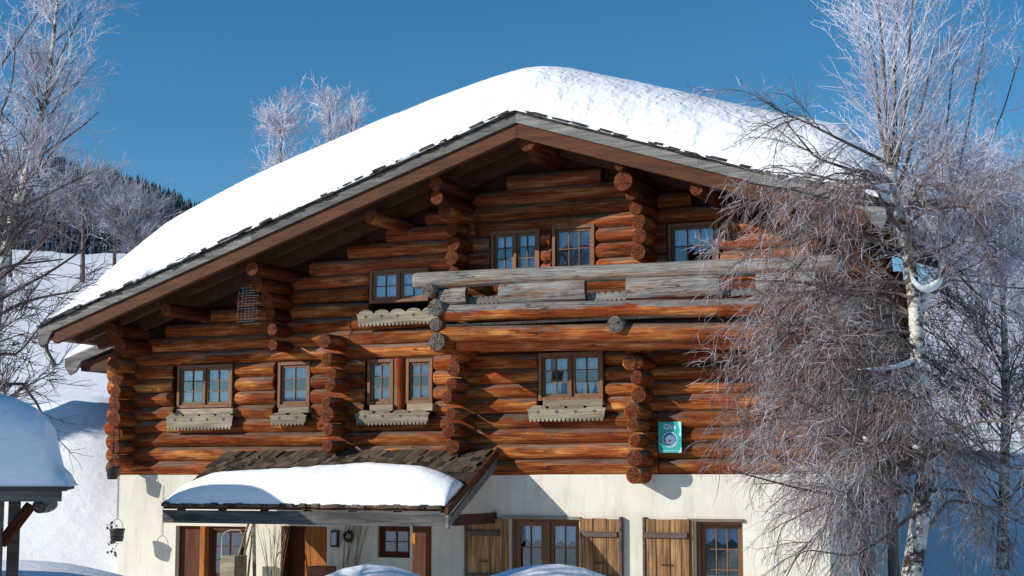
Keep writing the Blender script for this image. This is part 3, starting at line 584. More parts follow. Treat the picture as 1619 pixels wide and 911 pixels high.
# snow on the roofs ---------------------------------------------------------
def snow_sheet(name, xs, ys, top, bot, mat, label, cat='snow'):
    X, Y = np.meshgrid(xs, ys); Zt = top(X, Y); Zb = bot(X, Y); Zt = np.maximum(Zt, Zb+.004); ny, nx = X.shape
    V = np.concatenate([np.stack([X, Y, Zt], -1).reshape(-1, 3), np.stack([X, Y, Zb], -1).reshape(-1, 3)]); N = ny*nx
    i, j = np.meshgrid(np.arange(ny-1), np.arange(nx-1), indexing='ij'); q = np.stack([i*nx+j, i*nx+j+1, (i+1)*nx+j+1, (i+1)*nx+j], -1).reshape(-1, 4)
    b_ = (q+N)[:, ::-1]; e = []
    for k in range(nx-1): e += [(k+1, k, k+N, k+1+N), ((ny-1)*nx+k, (ny-1)*nx+k+1, (ny-1)*nx+k+1+N, (ny-1)*nx+k+N)]
    for k in range(ny-1): e += [(k*nx, (k+1)*nx, (k+1)*nx+N, k*nx+N), ((k+1)*nx+nx-1, k*nx+nx-1, k*nx+nx-1+N, (k+1)*nx+nx-1+N)]
    return tag(link(name, npmesh(name, V, np.concatenate([q, b_, np.array(e)]), mat)), label, cat)
def edge(t, p=2.3): t = np.clip(t, 0, 1); return (1-(1-t)**p)**(1/p)
HX = ([XEL, -19.5, -18.6, -17.6, -16, -13.5, -11.5, -10.4, -9.4, -7, -4.35], [.9, 1.1, 1.32, 1.52, 1.62, 1.56, 1.42, 1.38, 1.30, 1.25, 1.35])
def rtop(X, Y):
    base = ZA-SL*np.sqrt((X-XA)**2+.5)+SL*.12
    H = np.interp(X, *HX); H = (H+np.interp(X-.3, *HX)+np.interp(X+.3, *HX))/3
    dl = X-XEL; dr = XER-X; dy = Y-(YF-.06)+.05*fbm(X*1.3, Y*0+2)+.03*fbm(X*6, Y*2)
    e_ = edge(dl/2.6, 1.7)*edge(dr/1.2, 2.2)*edge(dy/1.9, 2.0)*edge((YB-Y)/1.5)
    return base+H*e_+.05*fbm(X*.6, Y*.6)*e_+.02*fbm(X*4, Y*4)
ysr = np.concatenate([YF-.06+np.array([0, .02, .05, .09, .14, .2, .28, .37, .47, .58, .7, .83, .97, 1.12, 1.3, 1.5, 1.7, 1.95, 2.2, 2.5]), np.linspace(YF+2.8, YB+.1, 40)])
xsr = np.concatenate([XEL+np.array([0, .02, .05]), np.linspace(XEL+.1, XER-.1, 300), XER-np.array([.05, .02, 0])])
snow_sheet('roof_snow', xsr, ysr, rtop, lambda X, Y: ZA-SL*np.abs(X-XA)+.055, M['snowr'], 'metre deep rounded snow cover on the main chalet roof')
def ptop(X, Y):
    f = PXR-X; g = X-PXL+.03; dy = Y-(YP-.03); yt = 23.70+.42*np.clip(1-np.abs(X+13.3)/3.6, 0, 1)+.05*fbm(X*1.5, X*0)-.12*np.clip(1-f/1.1, 0, 1)
    e_ = edge(dy/.5, 2.2)*edge(g/1.1, 2.0)*edge((yt-Y)/.5, 1.8)*(.42+.58*edge((f+.02)/.7, 1.6))*edge((f+.02)/.08)
    return zp(Y)-.05+(.44+.10*fbm(X*.9, Y*1.5))*e_+.03*fbm(X*5, Y*5)*e_
snow_sheet('porch_snow', np.linspace(PXL-.03, PXR-.01, 130), np.linspace(YP-.03, 24.7, 46), ptop, lambda X, Y: zp(Y)+.035-.12*np.clip((Y-YP-.25)*4, 0, 1), M['snow'], 'smooth pillow of snow on the shingled porch roof')
def atop(X, Y):
    u = (X-a.x); return a.z+.16+u*((b.z+.45-a.z)/(b.x+1.2-a.x))+.02+.42*edge((u+.02)/.9)*edge((Y-ya+.05)/.5)
snow_sheet('annex_snow', np.linspace(a.x, b.x+1.1, 40), np.linspace(ya-.04, ya+6.9, 30), atop, lambda X, Y: a.z+.165+(X-a.x)*((b.z+.45-a.z)/(b.x+1.2-a.x)), M['snow'], 'snow on the small lower roof behind the left chalet corner')

# wall things ----------------------------------------------------------------
SGm = simple('teal_sign', (.02, .34, .30), .35, .5); WHm = simple('white_print', (.80, .85, .85), .5); BLm = simple('blue_print', (.04, .12, .30), .5); RDm = simple('red_print', (.6, .05, .08), .5); LBm = simple('pale_teal_print', (.35, .7, .68), .5)
r = rect(1041, 667, 1077, 716, 24.88); SG = empty('wall_sign', ((r[0]+r[1])/2, 24.9, (r[2]+r[3])/2)); tag(SG, 'green rectangular wall sign reading Gîte with a round house emblem', 'sign')
w, h = r[1]-r[0], r[3]-r[2]; MB().box(-w/2, w/2, -.012, .0, -h/2, h/2).obj('sign_board', SGm, SG)
MB().prism([(w/2, -.014, h/2), (w*.34, -.014, h/2), (w*.44, -.014, h*.2), (w*.38, -.014, h*.08), (w/2, -.014, h*.0)][::-1], (0, .001, 0)).obj('sign_print', LBm, SG)
MB().prism([(w/2, -.014, -h/2), (w*.5, -.014, -h*.3), (w*.42, -.014, -h*.42), (w*.36, -.014, -h/2)], (0, .001, 0)).obj('sign_print', LBm, SG)
def text(s, size, x, z, mat, parent, y=-.0155, rot=0):
    cu = bpy.data.curves.new('t', 'FONT'); cu.body = s; cu.size = size; cu.align_x = 'CENTER'; cu.align_y = 'CENTER'; to = bpy.data.objects.new('t', cu); COL.objects.link(to)
    bpy.context.view_layer.update(); me = bpy.data.meshes.new_from_object(to); bpy.data.objects.remove(to); me.materials.append(mat)
    return link('lettering', me, parent, (x, y, z), (math.pi/2, rot, 0))
text('Gîte', .125, 0, h*.33, WHm, SG); text('www.gites-de-france.com', .028, 0, -h*.43, WHm, SG)
def disc(r0, r1, y, mat, n=32):
    m = MB()
    for k in range(n):
        w0 = 2*math.pi*k/n; m.v += [(r0*math.cos(w0), y, -h*.08+r0*math.sin(w0)), (r1*math.cos(w0), y, -h*.08+r1*math.sin(w0))]
    for k in range(n): j = (k+1) % n; m.f.append((2*k, 2*k+1, 2*j+1, 2*j)); m.m.append(0)
    m.obj('emblem_ring', mat, SG)
disc(.001, .125, -.0142, BLm); disc(.118, .126, -.0148, WHm); disc(.001, .082, -.0150, LBm)
MB().prism([(-.045, -.0158, -h*.08-.055), (.045, -.0158, -h*.08-.055), (.045, -.0158, -h*.08+.01), (-.045, -.0158, -h*.08+.01)][::-1], (0, .0005, 0)).prism([(-.075, -.0158, -h*.08+.01), (.075, -.0158, -h*.08+.01), (0, -.0158, -h*.08+.07)], (0, .0005, 0)).obj('house_emblem', WHm, SG)
MB().prism([(-.025, -.017, -h*.08-.03), (.025, -.017, -h*.08-.03), (.025, -.017, -h*.08), (-.025, -.017, -h*.08)], (0, .0005, 0)).obj('house_emblem', RDm, SG)
for k, chh in enumerate('GÎTES DE FRANCE'):
    an = R(205+k*9.3); text(chh, .03, .100*math.cos(an), -h*.08+.100*math.sin(an), WHm, SG, rot=-(an+math.pi/2))
# wire rack
r = rect(378, 447, 408, 512, 24.8); m = MB()
for k in range(17): z = r[2]+(r[3]-r[2])*k/16; x0 = r[0]+random.uniform(-.1, .1); m.tube([(x0, 24.82+.02*random.random(), z), (r[1]+random.uniform(-.12, .1), 24.8, z+random.uniform(-.01, .01))], .005, 4)
for k in range(6): x = r[0]+(r[1]-r[0])*k/5; m.tube([(x-.06, 24.83, r[2]+random.uniform(0, .2)), (x, 24.8, r[3]-random.uniform(0, .15))], .004, 4)
tag(m.obj('wire_rack', M['wire']), 'pale wire rack hanging on logs beneath the left roof slope', 'rack')
# hanging pots and chain
def pot(px, py, Y, r0, name, label, zc=None):
    p = PY(px, py, Y); E_ = empty(name, (p.x, p.y, p.z-.12)); tag(E_, label, 'pot', 'black pots hanging at the chalet corner'); m = MB(); n = 14
    prof = [(r0*.72, 0), (r0*.8, 0), (r0, .2), (r0*1.08, .21), (r0*1.08, .24), (r0*.95, .24), (r0*.9, .05), (.001, .05)]
    for rr_, z in prof:
        for k in range(n): w0 = 2*math.pi*k/n; m.v.append((rr_*math.cos(w0), rr_*math.sin(w0), z))
    for i_ in range(len(prof)-1):
        for k in range(n): j = (k+1) % n; m.f.append((i_*n+k, i_*n+j, i_*n+n+j, i_*n+n+k)); m.m.append(0)
    m.f.append(tuple(range(n-1, -1, -1))); m.m.append(0); m.obj('bowl', M['iron'], E_, org=(0, 0, 0), smooth=True)
    MB().tube([(r0*math.cos(math.pi*k/10), 0, .22+.2*math.sin(math.pi*k/10)) for k in range(11)], .006, 5).obj('handle', M['iron'], E_); return E_
P1 = pot(178, 748, 24.55, .12, 'hanging_pot', 'small black pot hanging beside the lowest corner logs'); P2 = pot(185, 846, 24.5, .14, 'hanging_pot', 'lower black pot hanging in front of the stucco corner')
def chain(p0, p1, name, label):
    p0 = Vector(p0); p1 = Vector(p1); m = MB(); L = (p1-p0).length; n_ = int(L/.075)
    for k in range(n_):
        c = p0.lerp(p1, (k+.5)/n_); ax = Vector((1, 0, 0)) if k % 2 else Vector((0, 1, 0)); m.tube([c+ax*.016*math.cos(w_)+Vector((0, 0, .045*math.sin(w_))) for w_ in [2*math.pi*q/8 for q in range(9)]], .005, 4)
    return tag(m.obj(name, M['iron']), label, 'chain')
q1 = PY(181, 624, 24.55); q2 = PY(180, 738, 24.55); m = MB().tube([PY(181, 600, 24.55), q1+Vector((0, 0, .04))], .006, 5).tube([q1-Vector((0, 0, .04)), (q1.x, q1.y, P1.location.z+.42)], .008, 5)
m.tube([q1+Vector((.04*math.cos(t), 0, .04*math.sin(t))) for t in [2*math.pi*k/12 for k in range(13)]], .007, 5); tag(m.obj('pot_hanger', M['iron']), 'thin iron rod with a ring hanging at the left chalet corner', 'hanger')
chain((P2.location.x, 24.5, ZB+.12), (P2.location.x, 24.5, P2.location.z+.43), 'pot_chain', 'rusty link chain holding the lower pot')
# porch things
m = MB(); p = PY(531, 850, YS-.02); E_ = empty('wall_lantern', (p.x, YS-.06, p.z)); tag(E_, 'flat dark lantern on the shaded porch wall', 'lantern')
MB().box(-.07, .07, -.03, .05, -.17, .13).obj('lantern_body', M['iron'], E_, org=(0, 0, 0)); MB().box(-.05, .05, -.036, -.031, -.13, .09).obj('lantern_pane', M['glass'], E_, org=(0, 0, 0))
p = PY(552, 848, YS-.05); m = MB()
for k in range(60): w0 = 2*math.pi*k/60; c = Vector((p.x+.08*math.cos(w0), YS-.06, p.z+.08*math.sin(w0))); d = Vector((random.uniform(-1, 1), random.uniform(-1, .1), random.uniform(-1, 1))).normalized()*.06; m.tube([c, c+d], [.018, .004], 4)
tag(m.obj('wreath', M['wreath']), 'round dark wreath hanging between lantern and small window', 'wreath')
m = MB()
for k in range(7): x = PY(540+k*4, 900, YS-.05).x; m.tube([(x, YS-.12, .9), (x+random.uniform(-.1, .35), YS-.04, 2.0+random.random()*.25)], .012, 5)
tag(m.obj('tool_handles', M['straw']), 'thin poles leaning on the shaded wall under the wreath', 'poles')
m = MB()
for k in range(17):
    x = PY(434+random.uniform(-8, 8), 930, 24.7).x; tx = x+random.gauss(-.08, .2); z1 = 1.75+random.random()*.5; m.tube([(x, 24.72, .7), ((x+tx)/2+.02, 24.8, (z1+.9)/2), (tx, 24.9+random.random()*.12, z1)], [.007, .005, .003], 4)
tag(m.obj('dry_branches', M['straw']), 'bundle of dry upright branches against the sunlit cream pier', 'branches')
m = MB(); x = PY(388, 900, 24.6).x; a0 = (x+.12, 24.6, 2.02); m.tube([(x-.22, 24.45, .9), (x+.05, 24.6, 1.98)], .022, 5).tube([(x-.12, 24.5, .9), (x+.12, 24.62, 1.95)], .018, 5).tube([(x+.14, 24.62, 2.05), (x+.2, 24.6, .9)], .035, 5).tube([(x+.14, 24.62, 2.05), (x+.05, 24.6, .9)], .02, 5)
tag(m.obj('sledge', M['fgrey']), 'old grey wooden sledge leaning beside the cream pier', 'sledge')
E_ = empty('wood_cart', (PY(372, 905, 24.5).x, 24.5, .2)); tag(E_, 'small cart with curved metal handle below the porch window', 'cart'); MB().box(-.2, .12, -.2, .2, .6, 1.20).obj('cart_box', M['fgrey'], E_, org=(0, 0, 0), bev=.01)
MB().tube([(-.24, -.1, 1.0), (-.24, -.1, 1.5), (-.18, -.1, 1.62), (-.05, -.1, 1.66), (.15, -.1, 1.66), (.2, -.1, 1.6)], .012, 5).obj('cart_handle', M['wire'], E_, org=(0, 0, 0))
r = rect(485, 896, 516, 935, 24.4); tag(MB().box(r[0], r[1], 24.4, 24.75, .2, r[3]).obj('wooden_crate', M['rust'], bev=.01), 'reddish crate in front of the orange door panel', 'crate')
# climbing plant
V = []; Fq = []
for k in range(70):
    p = PY(random.gauss(179, 4), random.uniform(825, 885), random.uniform(25.2, 26.0)); s_ = .02+random.random()*.025; u = Vector((random.gauss(0, 1), random.gauss(0, 1), random.gauss(0, 1))).normalized()*s_; w0 = u.orthogonal()
    n0 = len(V); V += [p-u, p+w0*.6, p+u, p-w0*.6]; Fq.append((n0, n0+1, n0+2, n0+3))
tag(link('ivy_bush', npmesh('ivy_bush', V, Fq, M['leaf'], False)), 'dark ivy leaves behind the left stucco corner', 'plant')

# left shed -------------------------------------------------------------------
SO = PD(104, 772, 12.0); SH = empty('open_shed', (SO.x, SO.y, 0), YAW+.24); tag(SH, 'small open timber shed under a tall snow cap at left edge', 'shed')
ex, ez, sx0 = 0.0, SO.z, -2.6
for k in range(9): MB().box(ex-.28*(k+1)+.01, ex-.28*k-.004, .0, 2.4, ez-.02+random.uniform(-.008, .008), ez+.015).obj('roof_board', M['blackwood'], SH)
MB().box(sx0, ex-.03, .05, .11, ez-.10, ez-.022).obj('fascia_board', M['barge'], SH); MB().box(sx0, ex+.01, -.03, .045, ez-.022, ez+.012).obj('roof_edge', M['shutd'], SH)
make_log('shed_beam', (-.19, .12, ez-.145), (-.19, 2.3, ez-.145), .055, M['silver'], M['endg'], SH)
for px_, py_ in ((-.50, .15), (-2.4, .15), (-2.4, 2.2), (-.50, 2.2)): MB().box(px_-.05, px_+.05, py_-.05, py_+.05, 0, ez-.101).obj('shed_post', M['shutd'], SH)
make_log('shed_brace', (-.46, .15, ez-.42), (-.25, .15, ez-.13), .045, M['beam'], M['endg'], SH)
def stop(X, Y):
    d = ex+.03-X; e_ = edge((Y+.02)/.4)*edge((2.5-Y)/.5)*edge((X-sx0)/.5); pr_ = np.interp(d, [0, .05, .12, .155, .2, .28, .45, .7, 1.3], [.0, .10, .17, .3, .5, .6, .68, .74, .76])
    return ez+.012+pr_*e_+.03*fbm(X*2, Y*2)*e_
o = snow_sheet('shed_snow', np.concatenate([np.linspace(sx0, ex-.5, 24), np.linspace(ex-.48, ex+.03, 40)]), np.linspace(-.02, 2.5, 50), stop, lambda X, Y: X*0+ez+.013, M['snow'], 'tall domed snow cap on the small open shed')
o.location = SH.location; o.rotation_euler = SH.rotation_euler

# hut added out of view to shade the left half of the porch roof
HU = empty('shade_hut', (-19.25, 19.45, 0)); tag(HU, 'narrow plank hut with snow cap, added out of view to shade the porch', 'hut')
for k in range(8): MB().box(-.8+k*.2, -.605+k*.2, -.65, -.6, 0, 3.9).obj('plank', M['shut'], HU, org=(0, 0, 0)); MB().box(-.8+k*.2, -.605+k*.2, .6, .65, 0, 3.9).obj('plank', M['shut'], HU, org=(0, 0, 0))
for k in range(6): MB().box(-.85, -.8, -.6+k*.2, -.405+k*.2, 0, 3.9).obj('plank', M['shut'], HU, org=(0, 0, 0)); MB().box(.8, .85, -.6+k*.2, -.405+k*.2, 0, 3.9).obj('plank', M['shut'], HU, org=(0, 0, 0))
MB().box(-1.0, 1.0, -.85, .85, 3.901, 3.98).obj('roof', M['blackwood'], HU, org=(0, 0, 0))
o = snow_sheet('shade_hut_snow', np.linspace(-1.02, 1.02, 40), np.linspace(-.87, .87, 34), lambda X, Y: 3.985+.62*edge((X+1.02)/.9)*edge((1.02-X)/.9)*edge((Y+.87)/.7)*edge((.87-Y)/.7), lambda X, Y: X*0+3.984, M['snow'], 'domed snow cap on the narrow shade hut added out of view')
o.location = HU.location

# ---------------------------------------------------------------- trees
def nrm(v): return v/np.maximum(np.linalg.norm(v, axis=-1, keepdims=True), 1e-9)
def grow(st, d, L, K, up, wob):
    M_ = len(st); P = np.zeros((M_, K, 3)); P[:, 0] = st; d = nrm(d); s_ = (L/(K-1))[:, None]
    for k in range(1, K):
        d = nrm(d+np.array([0, 0, 1.])*np.reshape(up, (-1, 1))/K+RNG.normal(0, wob, (M_, 3))); P[:, k] = P[:, k-1]+d*s_
    return P
def kids(P, n, t0=.15, t1=1., ang=(.4, 1.0), bias=(0, 0, 0)):
    M_, K, _ = P.shape; i = RNG.integers(0, M_, n) if n > M_ else RNG.permutation(M_)[:n]; t = RNG.uniform(t0, t1, n)*(K-1)*.999; k = t.astype(int); f = (t-k)[:, None]
    st = P[i, k]*(1-f)+P[i, k+1]*f; tg = nrm(P[i, k+1]-P[i, k]); r = nrm(np.cross(tg, RNG.normal(size=(n, 3)))); a_ = RNG.uniform(*ang, (n, 1))
    return st, nrm(tg*np.cos(a_)+r*np.sin(a_)+np.array(bias)), i, t/(K-1)
def tubes(P, r0, r1, sides):
    M_, K, _ = P.shape; tg = np.empty_like(P); tg[:, 1:-1] = P[:, 2:]-P[:, :-2]; tg[:, 0] = P[:, 1]-P[:, 0]; tg[:, -1] = P[:, -1]-P[:, -2]; tg = nrm(tg)
    a_ = nrm(np.cross(tg, np.array([.31, .17, .93]))); b_ = np.cross(tg, a_); t = np.linspace(0, 1, K)[None, :]; r0 = np.reshape(r0, (-1, 1)); r1 = np.reshape(r1, (-1, 1)); rad = (r0+(r1-r0)*t)*np.ones((M_, 1))
    w_ = np.arange(sides)*2*math.pi/sides; V = P[:, :, None, :]+rad[:, :, None, None]*(a_[:, :, None, :]*np.cos(w_)[:, None]+b_[:, :, None, :]*np.sin(w_)[:, None])
    m_, k, s_ = np.meshgrid(np.arange(M_), np.arange(K-1), np.arange(sides), indexing='ij'); s2 = (s_+1) % sides; B = m_*K*sides
    return V.reshape(-1, 3), np.stack([B+k*sides+s_, B+k*sides+s2, B+(k+1)*sides+s2, B+(k+1)*sides+s_], -1).reshape(-1, 4)
def merge(L):
    V = []; Fq = []; n = 0
    for v, f in L: V.append(v); Fq.append(f+n); n += len(v)
    return np.concatenate(V), np.concatenate(Fq)
def smooth_path(pts, K):
    pts = np.array([tuple(p) for p in pts]); n = len(pts); t = np.linspace(0, n-1, K); return np.stack([np.interp(t, np.arange(n), pts[:, q]) for q in range(3)], -1)
def emit(tree, name, L, mat, kind='stuff', origin=None):
    v, f = merge(L); o = link(name, npmesh(name, v, f, mat), tree)
    if kind: o['kind'] = kind
    return o
def pathpx(pts, D, K=14, depth=0):
    P = [PD(x, y, D+depth*k/max(1, len(pts)-1)) for k, (x, y) in enumerate(pts)]; return smooth_path(P, K)[None]
# -- the big birch at right
BT = empty('birch_tree', (0, 0, 0)); tag(BT, 'tall frosted birch with mottled white trunk in front of the chalet corner', 'tree', 'birches and bare trees round the chalet')
DB = 16.
trunk = pathpx([(1440, 1130), (1437, 990), (1441, 911), (1450, 850), (1458, 800), (1464, 745), (1466, 690), (1462, 640), (1455, 590), (1450, 540), (1446, 480), (1440, 430), (1428, 370), (1416, 310), (1408, 262)], DB, 30)
v, f = tubes(trunk, .112, .052, 12); link('trunk', npmesh('trunk', v, f, M['birch']), BT)
lead = [pathpx([(1408, 264), (1402, 190), (1398, 110), (1390, 20), (1388, -40)], DB, 14), pathpx([(1411, 268), (1416, 190), (1414, 100), (1420, 10), (1421, -50)], DB, 14, .2), pathpx([(1413, 275), (1428, 200), (1435, 110), (1440, 30), (1448, -40)], DB, 14, -.3),
        pathpx([(1408, 270), (1393, 215), (1385, 120), (1372, 40)], DB, 14, .3), pathpx([(1420, 300), (1440, 235), (1462, 150), (1480, 60)], DB, 14, .5)]
b1 = [(np.concatenate(lead), .028, .006)]
exp_ = [pathpx(p_, DB, 14, dp) for p_, dp in [([(1408, 262), (1385, 248), (1331, 222), (1282, 197), (1225, 172)], -1), ([(1420, 325), (1366, 323), (1310, 315), (1257, 301), (1185, 290)], -1.5), ([(1450, 568), (1425, 583), (1395, 588), (1355, 586)], -.4),
        ([(1455, 640), (1400, 655), (1340, 690), (1290, 690)], -.8), ([(1460, 720), (1400, 745), (1330, 785), (1260, 772), (1160, 745)], -1.2), ([(1458, 800), (1400, 850), (1350, 880), (1280, 870)], -.6), ([(1466, 700), (1530, 715), (1600, 740), (1640, 745)], .4), ([(1450, 860), (1500, 790), (1560, 800), (1620, 830)], .5),
        ([(1415, 290), (1350, 270), (1290, 250), (1240, 190)], -.5)]]
# random limbs along the trunk, drooping, longer towards the left
n1 = 66; t = RNG.uniform(.30, .985, n1); k = (t*29).astype(int); st = trunk[0, np.minimum(k, 28)]
az = np.where(RNG.random(n1) < .62, RNG.normal(math.pi+YAW, .75, n1), RNG.uniform(0, 2*math.pi, n1)); d = np.stack([np.cos(az), np.sin(az), RNG.uniform(.1, .75, n1)], -1)
L = RNG.uniform(1.2, 2.2, n1)*np.where(np.cos(az-YAW) > .2, .7, 1.); g = grow(st, d, L, 14, -RNG.uniform(.6, 1.5, n1), .09)
b1 += [(g, .020, .005), (np.concatenate(exp_), .024, .006)]
emit(BT, 'branches', [tubes(P_, a_, b_, 5) for P_, a_, b_ in b1], M['branch'])
low = np.concatenate([g, np.concatenate(exp_)]); up_ = np.concatenate(lead)
s2_, d2, _, _ = kids(low, 800, .08, 1, (.4, 1.1), (-.12, 0, .05)); c2 = grow(s2_, d2, RNG.uniform(.3, .85, 800), 8, -RNG.uniform(.3, 1.6, 800), .12)
s3, d3, _, _ = kids(c2, 9500, .1, 1, (.3, 1.0)); c3 = grow(s3, d3, RNG.uniform(.12, .42, 9500), 5, -RNG.uniform(.0, 1.3, 9500), .13)
s4, d4, _, _ = kids(c3, 18000, .1, 1, (.3, 1.)); c4 = grow(s4, d4, RNG.uniform(.06, .2, 18000), 3, -.35, .13)
emit(BT, 'branchlets', [tubes(c2, .0065, .003, 4)], M['darktwig'])
sel = RNG.random(len(c4)) < .66
emit(BT, 'twigs', [tubes(c3, .0028, .0014, 3), tubes(c4[sel], .0019, .0011, 3)], M['browntwig']); emit(BT, 'frosted_twigs', [tubes(c4[~sel], .0023, .0013, 3)], M['frost'])
s2_, d2, _, tt = kids(up_, 190, .02, .98, (.45, 1.0), (0, 0, .05)); c2 = grow(s2_, d2, RNG.uniform(.45, 1.45, 190)*(1.05-.4*tt), 9, RNG.uniform(.0, .5, 190), .06)
s3, d3, _, _ = kids(c2, 1600, .1, 1, (.35, .9)); c3 = grow(s3, d3, RNG.uniform(.12, .38, 1600), 4, .15, .07)
s4, d4, _, _ = kids(c3, 1800, .1, 1, (.4, 1.0)); c4 = grow(s4, d4, RNG.uniform(.05, .13, 1800), 3, .1, .1)
emit(BT, 'frosted_twigs', [tubes(c2, .0040, .0022, 3), tubes(c3, .0027, .0016, 3), tubes(c4, .0022, .0014, 3)], M['frost'])

def bare_tree(name, label, trunk, r0, r1, n1, Lr, n2, n3, mats=('birch', 'branch', 'frost'), up=.3, twr=.004, az=None, t0=.25, lim=(.5, 1.1), D=20, extra=None, elev=(.2, .9), n4=0):
    T_ = empty(name, (0, 0, 0)); tag(T_, label, 'tree', 'frosted trees behind' if name == 'frosted_tree' else 'birches and bare trees round the chalet'); v, f = tubes(trunk, r0, r1, 10); link('trunk', npmesh('trunk', v, f, M[mats[0]]), T_); K = trunk.shape[1]
    st, d, _, t = kids(trunk, n1, t0, .99, lim, (0, 0, .1))
    if az is not None: A_ = RNG.normal(az[0], az[1], n1); d = np.stack([np.cos(A_), np.sin(A_), RNG.uniform(*elev, n1)], -1)
    L = RNG.uniform(*Lr, n1)*(1.15-.75*t); g = grow(st, d, L, 12, up, .08); rb = r0*.22
    if extra is not None: g = np.concatenate([g, extra])
    rbs = np.full(len(g), rb); rbs[:n1] = rb*(1.05-.8*t); emit(T_, 'branches', [tubes(g, rbs, rbs*.3, 4)], M[mats[1]])
    s2_, d2, _, _ = kids(g, n2, .1, 1, (.35, .9)); c2 = grow(s2_, d2, RNG.uniform(.18, .42, n2)*Lr[1]*.8, 7, up*.8, .09)
    s3, d3, _, _ = kids(c2, n3, .1, 1, (.35, 1.)); c3 = grow(s3, d3, RNG.uniform(.05, .16, n3)*Lr[1], 4, up*.4, .1); L_ = [tubes(c2, twr*1.5, twr, 3), tubes(c3, twr, twr*.6, 3)]
    if n4: s4, d4, _, _ = kids(c3, n4, .1, 1, (.4, 1.)); L_.append(tubes(grow(s4, d4, RNG.uniform(.02, .06, n4)*Lr[1], 3, 0, .1), twr*.8, twr*.5, 3))
    emit(T_, 'twigs', L_, M[mats[2]]); return T_
# -- second stem, forking off the big birch
tr = pathpx([(1448, 500), (1462, 470), (1485, 448), (1497, 410), (1502, 360), (1510, 295)], DB, 20, .3)
ex2 = np.concatenate([pathpx(p_, DB+.25, 12, dp) for p_, dp in [([(1510, 297), (1530, 200), (1548, 110), (1562, 20)], 0), ([(1510, 300), (1550, 250), (1585, 180), (1612, 90)], .5), ([(1504, 340), (1540, 300), (1600, 270), (1640, 240)], .6), ([(1508, 310), (1495, 220), (1505, 120), (1520, 60)], 0),
      ([(1500, 410), (1540, 400), (1590, 410), (1640, 380)], .6), ([(1500, 420), (1550, 470), (1620, 500), (1660, 540)], .5), ([(1500, 380), (1470, 340), (1450, 300), (1440, 260)], .3)]])
T2 = bare_tree('birch_stem', 'second stem', tr, .07, .045, 34, (.8, 1.9), 520, 4600, up=.1, extra=ex2, twr=.0027, lim=(.6, 1.2), t0=.35, mats=('birch', 'branch', 'frost'), n4=4500)
for c in list(T2.children): c.parent = BT; c.name = {'trunk': 'stem'}.get(c.name.split('.')[0], c.name.split('.')[0])
bpy.data.objects.remove(T2)
def lump(pts, r, label):
    m = MB(); m.tube(pts, r, 8); o = m.obj('branch_snow', M['snow'], smooth=True); o.modifiers.new('s', 'SUBSURF').levels = 1; o.modifiers['s'].render_levels = 2; tag(o, label, 'snow')
lump([PD(1438, 428, 15.95), PD(1444, 447, 15.93), PD(1462, 460, 15.95), PD(1480, 452, 16.0), PD(1492, 436, 16.1)], [.012, .03, .05, .055, .015], 'white snow lump resting in the fork of the tall birch')
lump([PD(1449, 566, 15.95), PD(1430, 577, 15.9), PD(1400, 586, 15.8), PD(1375, 586, 15.7), PD(1355, 584, 15.65)], [.02, .035, .04, .03, .01], 'snow strip lying along a limb left of the birch trunk')
lump([PD(1364, 690, 15.3), PD(1370, 696, 15.3), PD(1378, 697, 15.3)], [.012, .035, .015], 'tiny snow clump caught in the lower birch twigs')

# -- trees filling the right edge further away
for k, (px, py0, py1, D, lb) in enumerate([(1585, 900, 330, 30, 'dense brown twigged birch at the right edge of the picture'), (1550, 800, 430, 44, 'smaller frosted tree on the slope right of the chalet'), (1640, 760, 300, 38, 'frosted tree cut by the right picture edge')]):
    tr = pathpx([(px, py0), (px+6, (py0+py1)/2), (px-4, py1)], D, 16)
    bare_tree('birch_tree', lb, tr, .12, .03, 46, (2.0, 4.2), 520, 5200, up=-.1, twr=.0048 if D < 40 else .0065, lim=(.6, 1.3), t0=.12, mats=('birch', 'darktwig', 'browntwig' if k == 0 else 'frost'), n4=4000 if k == 0 else 0)
# -- left birch
tr = pathpx([(-25, 900), (-28, 700), (-12, 540), (6, 400), (26, 325), (46, 262), (63, 195), (76, 135), (85, 60), (92, -10)], 20, 26)
ex3 = np.concatenate([pathpx(p_, 20, 12, dp) for p_, dp in [([(50, 255), (95, 225), (130, 200), (155, 178)], .3), ([(22, 335), (70, 310), (110, 290), (150, 270)], .3), ([(-40, 160), (0, 105), (30, 65), (60, 20)], -.5), ([(-40, 260), (-5, 200), (20, 130), (25, 60)], -.5), ([(66, 190), (80, 120), (110, 60), (128, 20)], 0),
      ([(40, 280), (0, 230), (-20, 170), (-30, 110)], .3)]])
bare_tree('birch_tree', 'slender frosted birch leaning right at the left picture edge', tr, .10, .014, 46, (.8, 1.7), 420, 3600, up=.25, extra=ex3, twr=.0028, lim=(.5, 1.0), t0=.42, n4=3500)
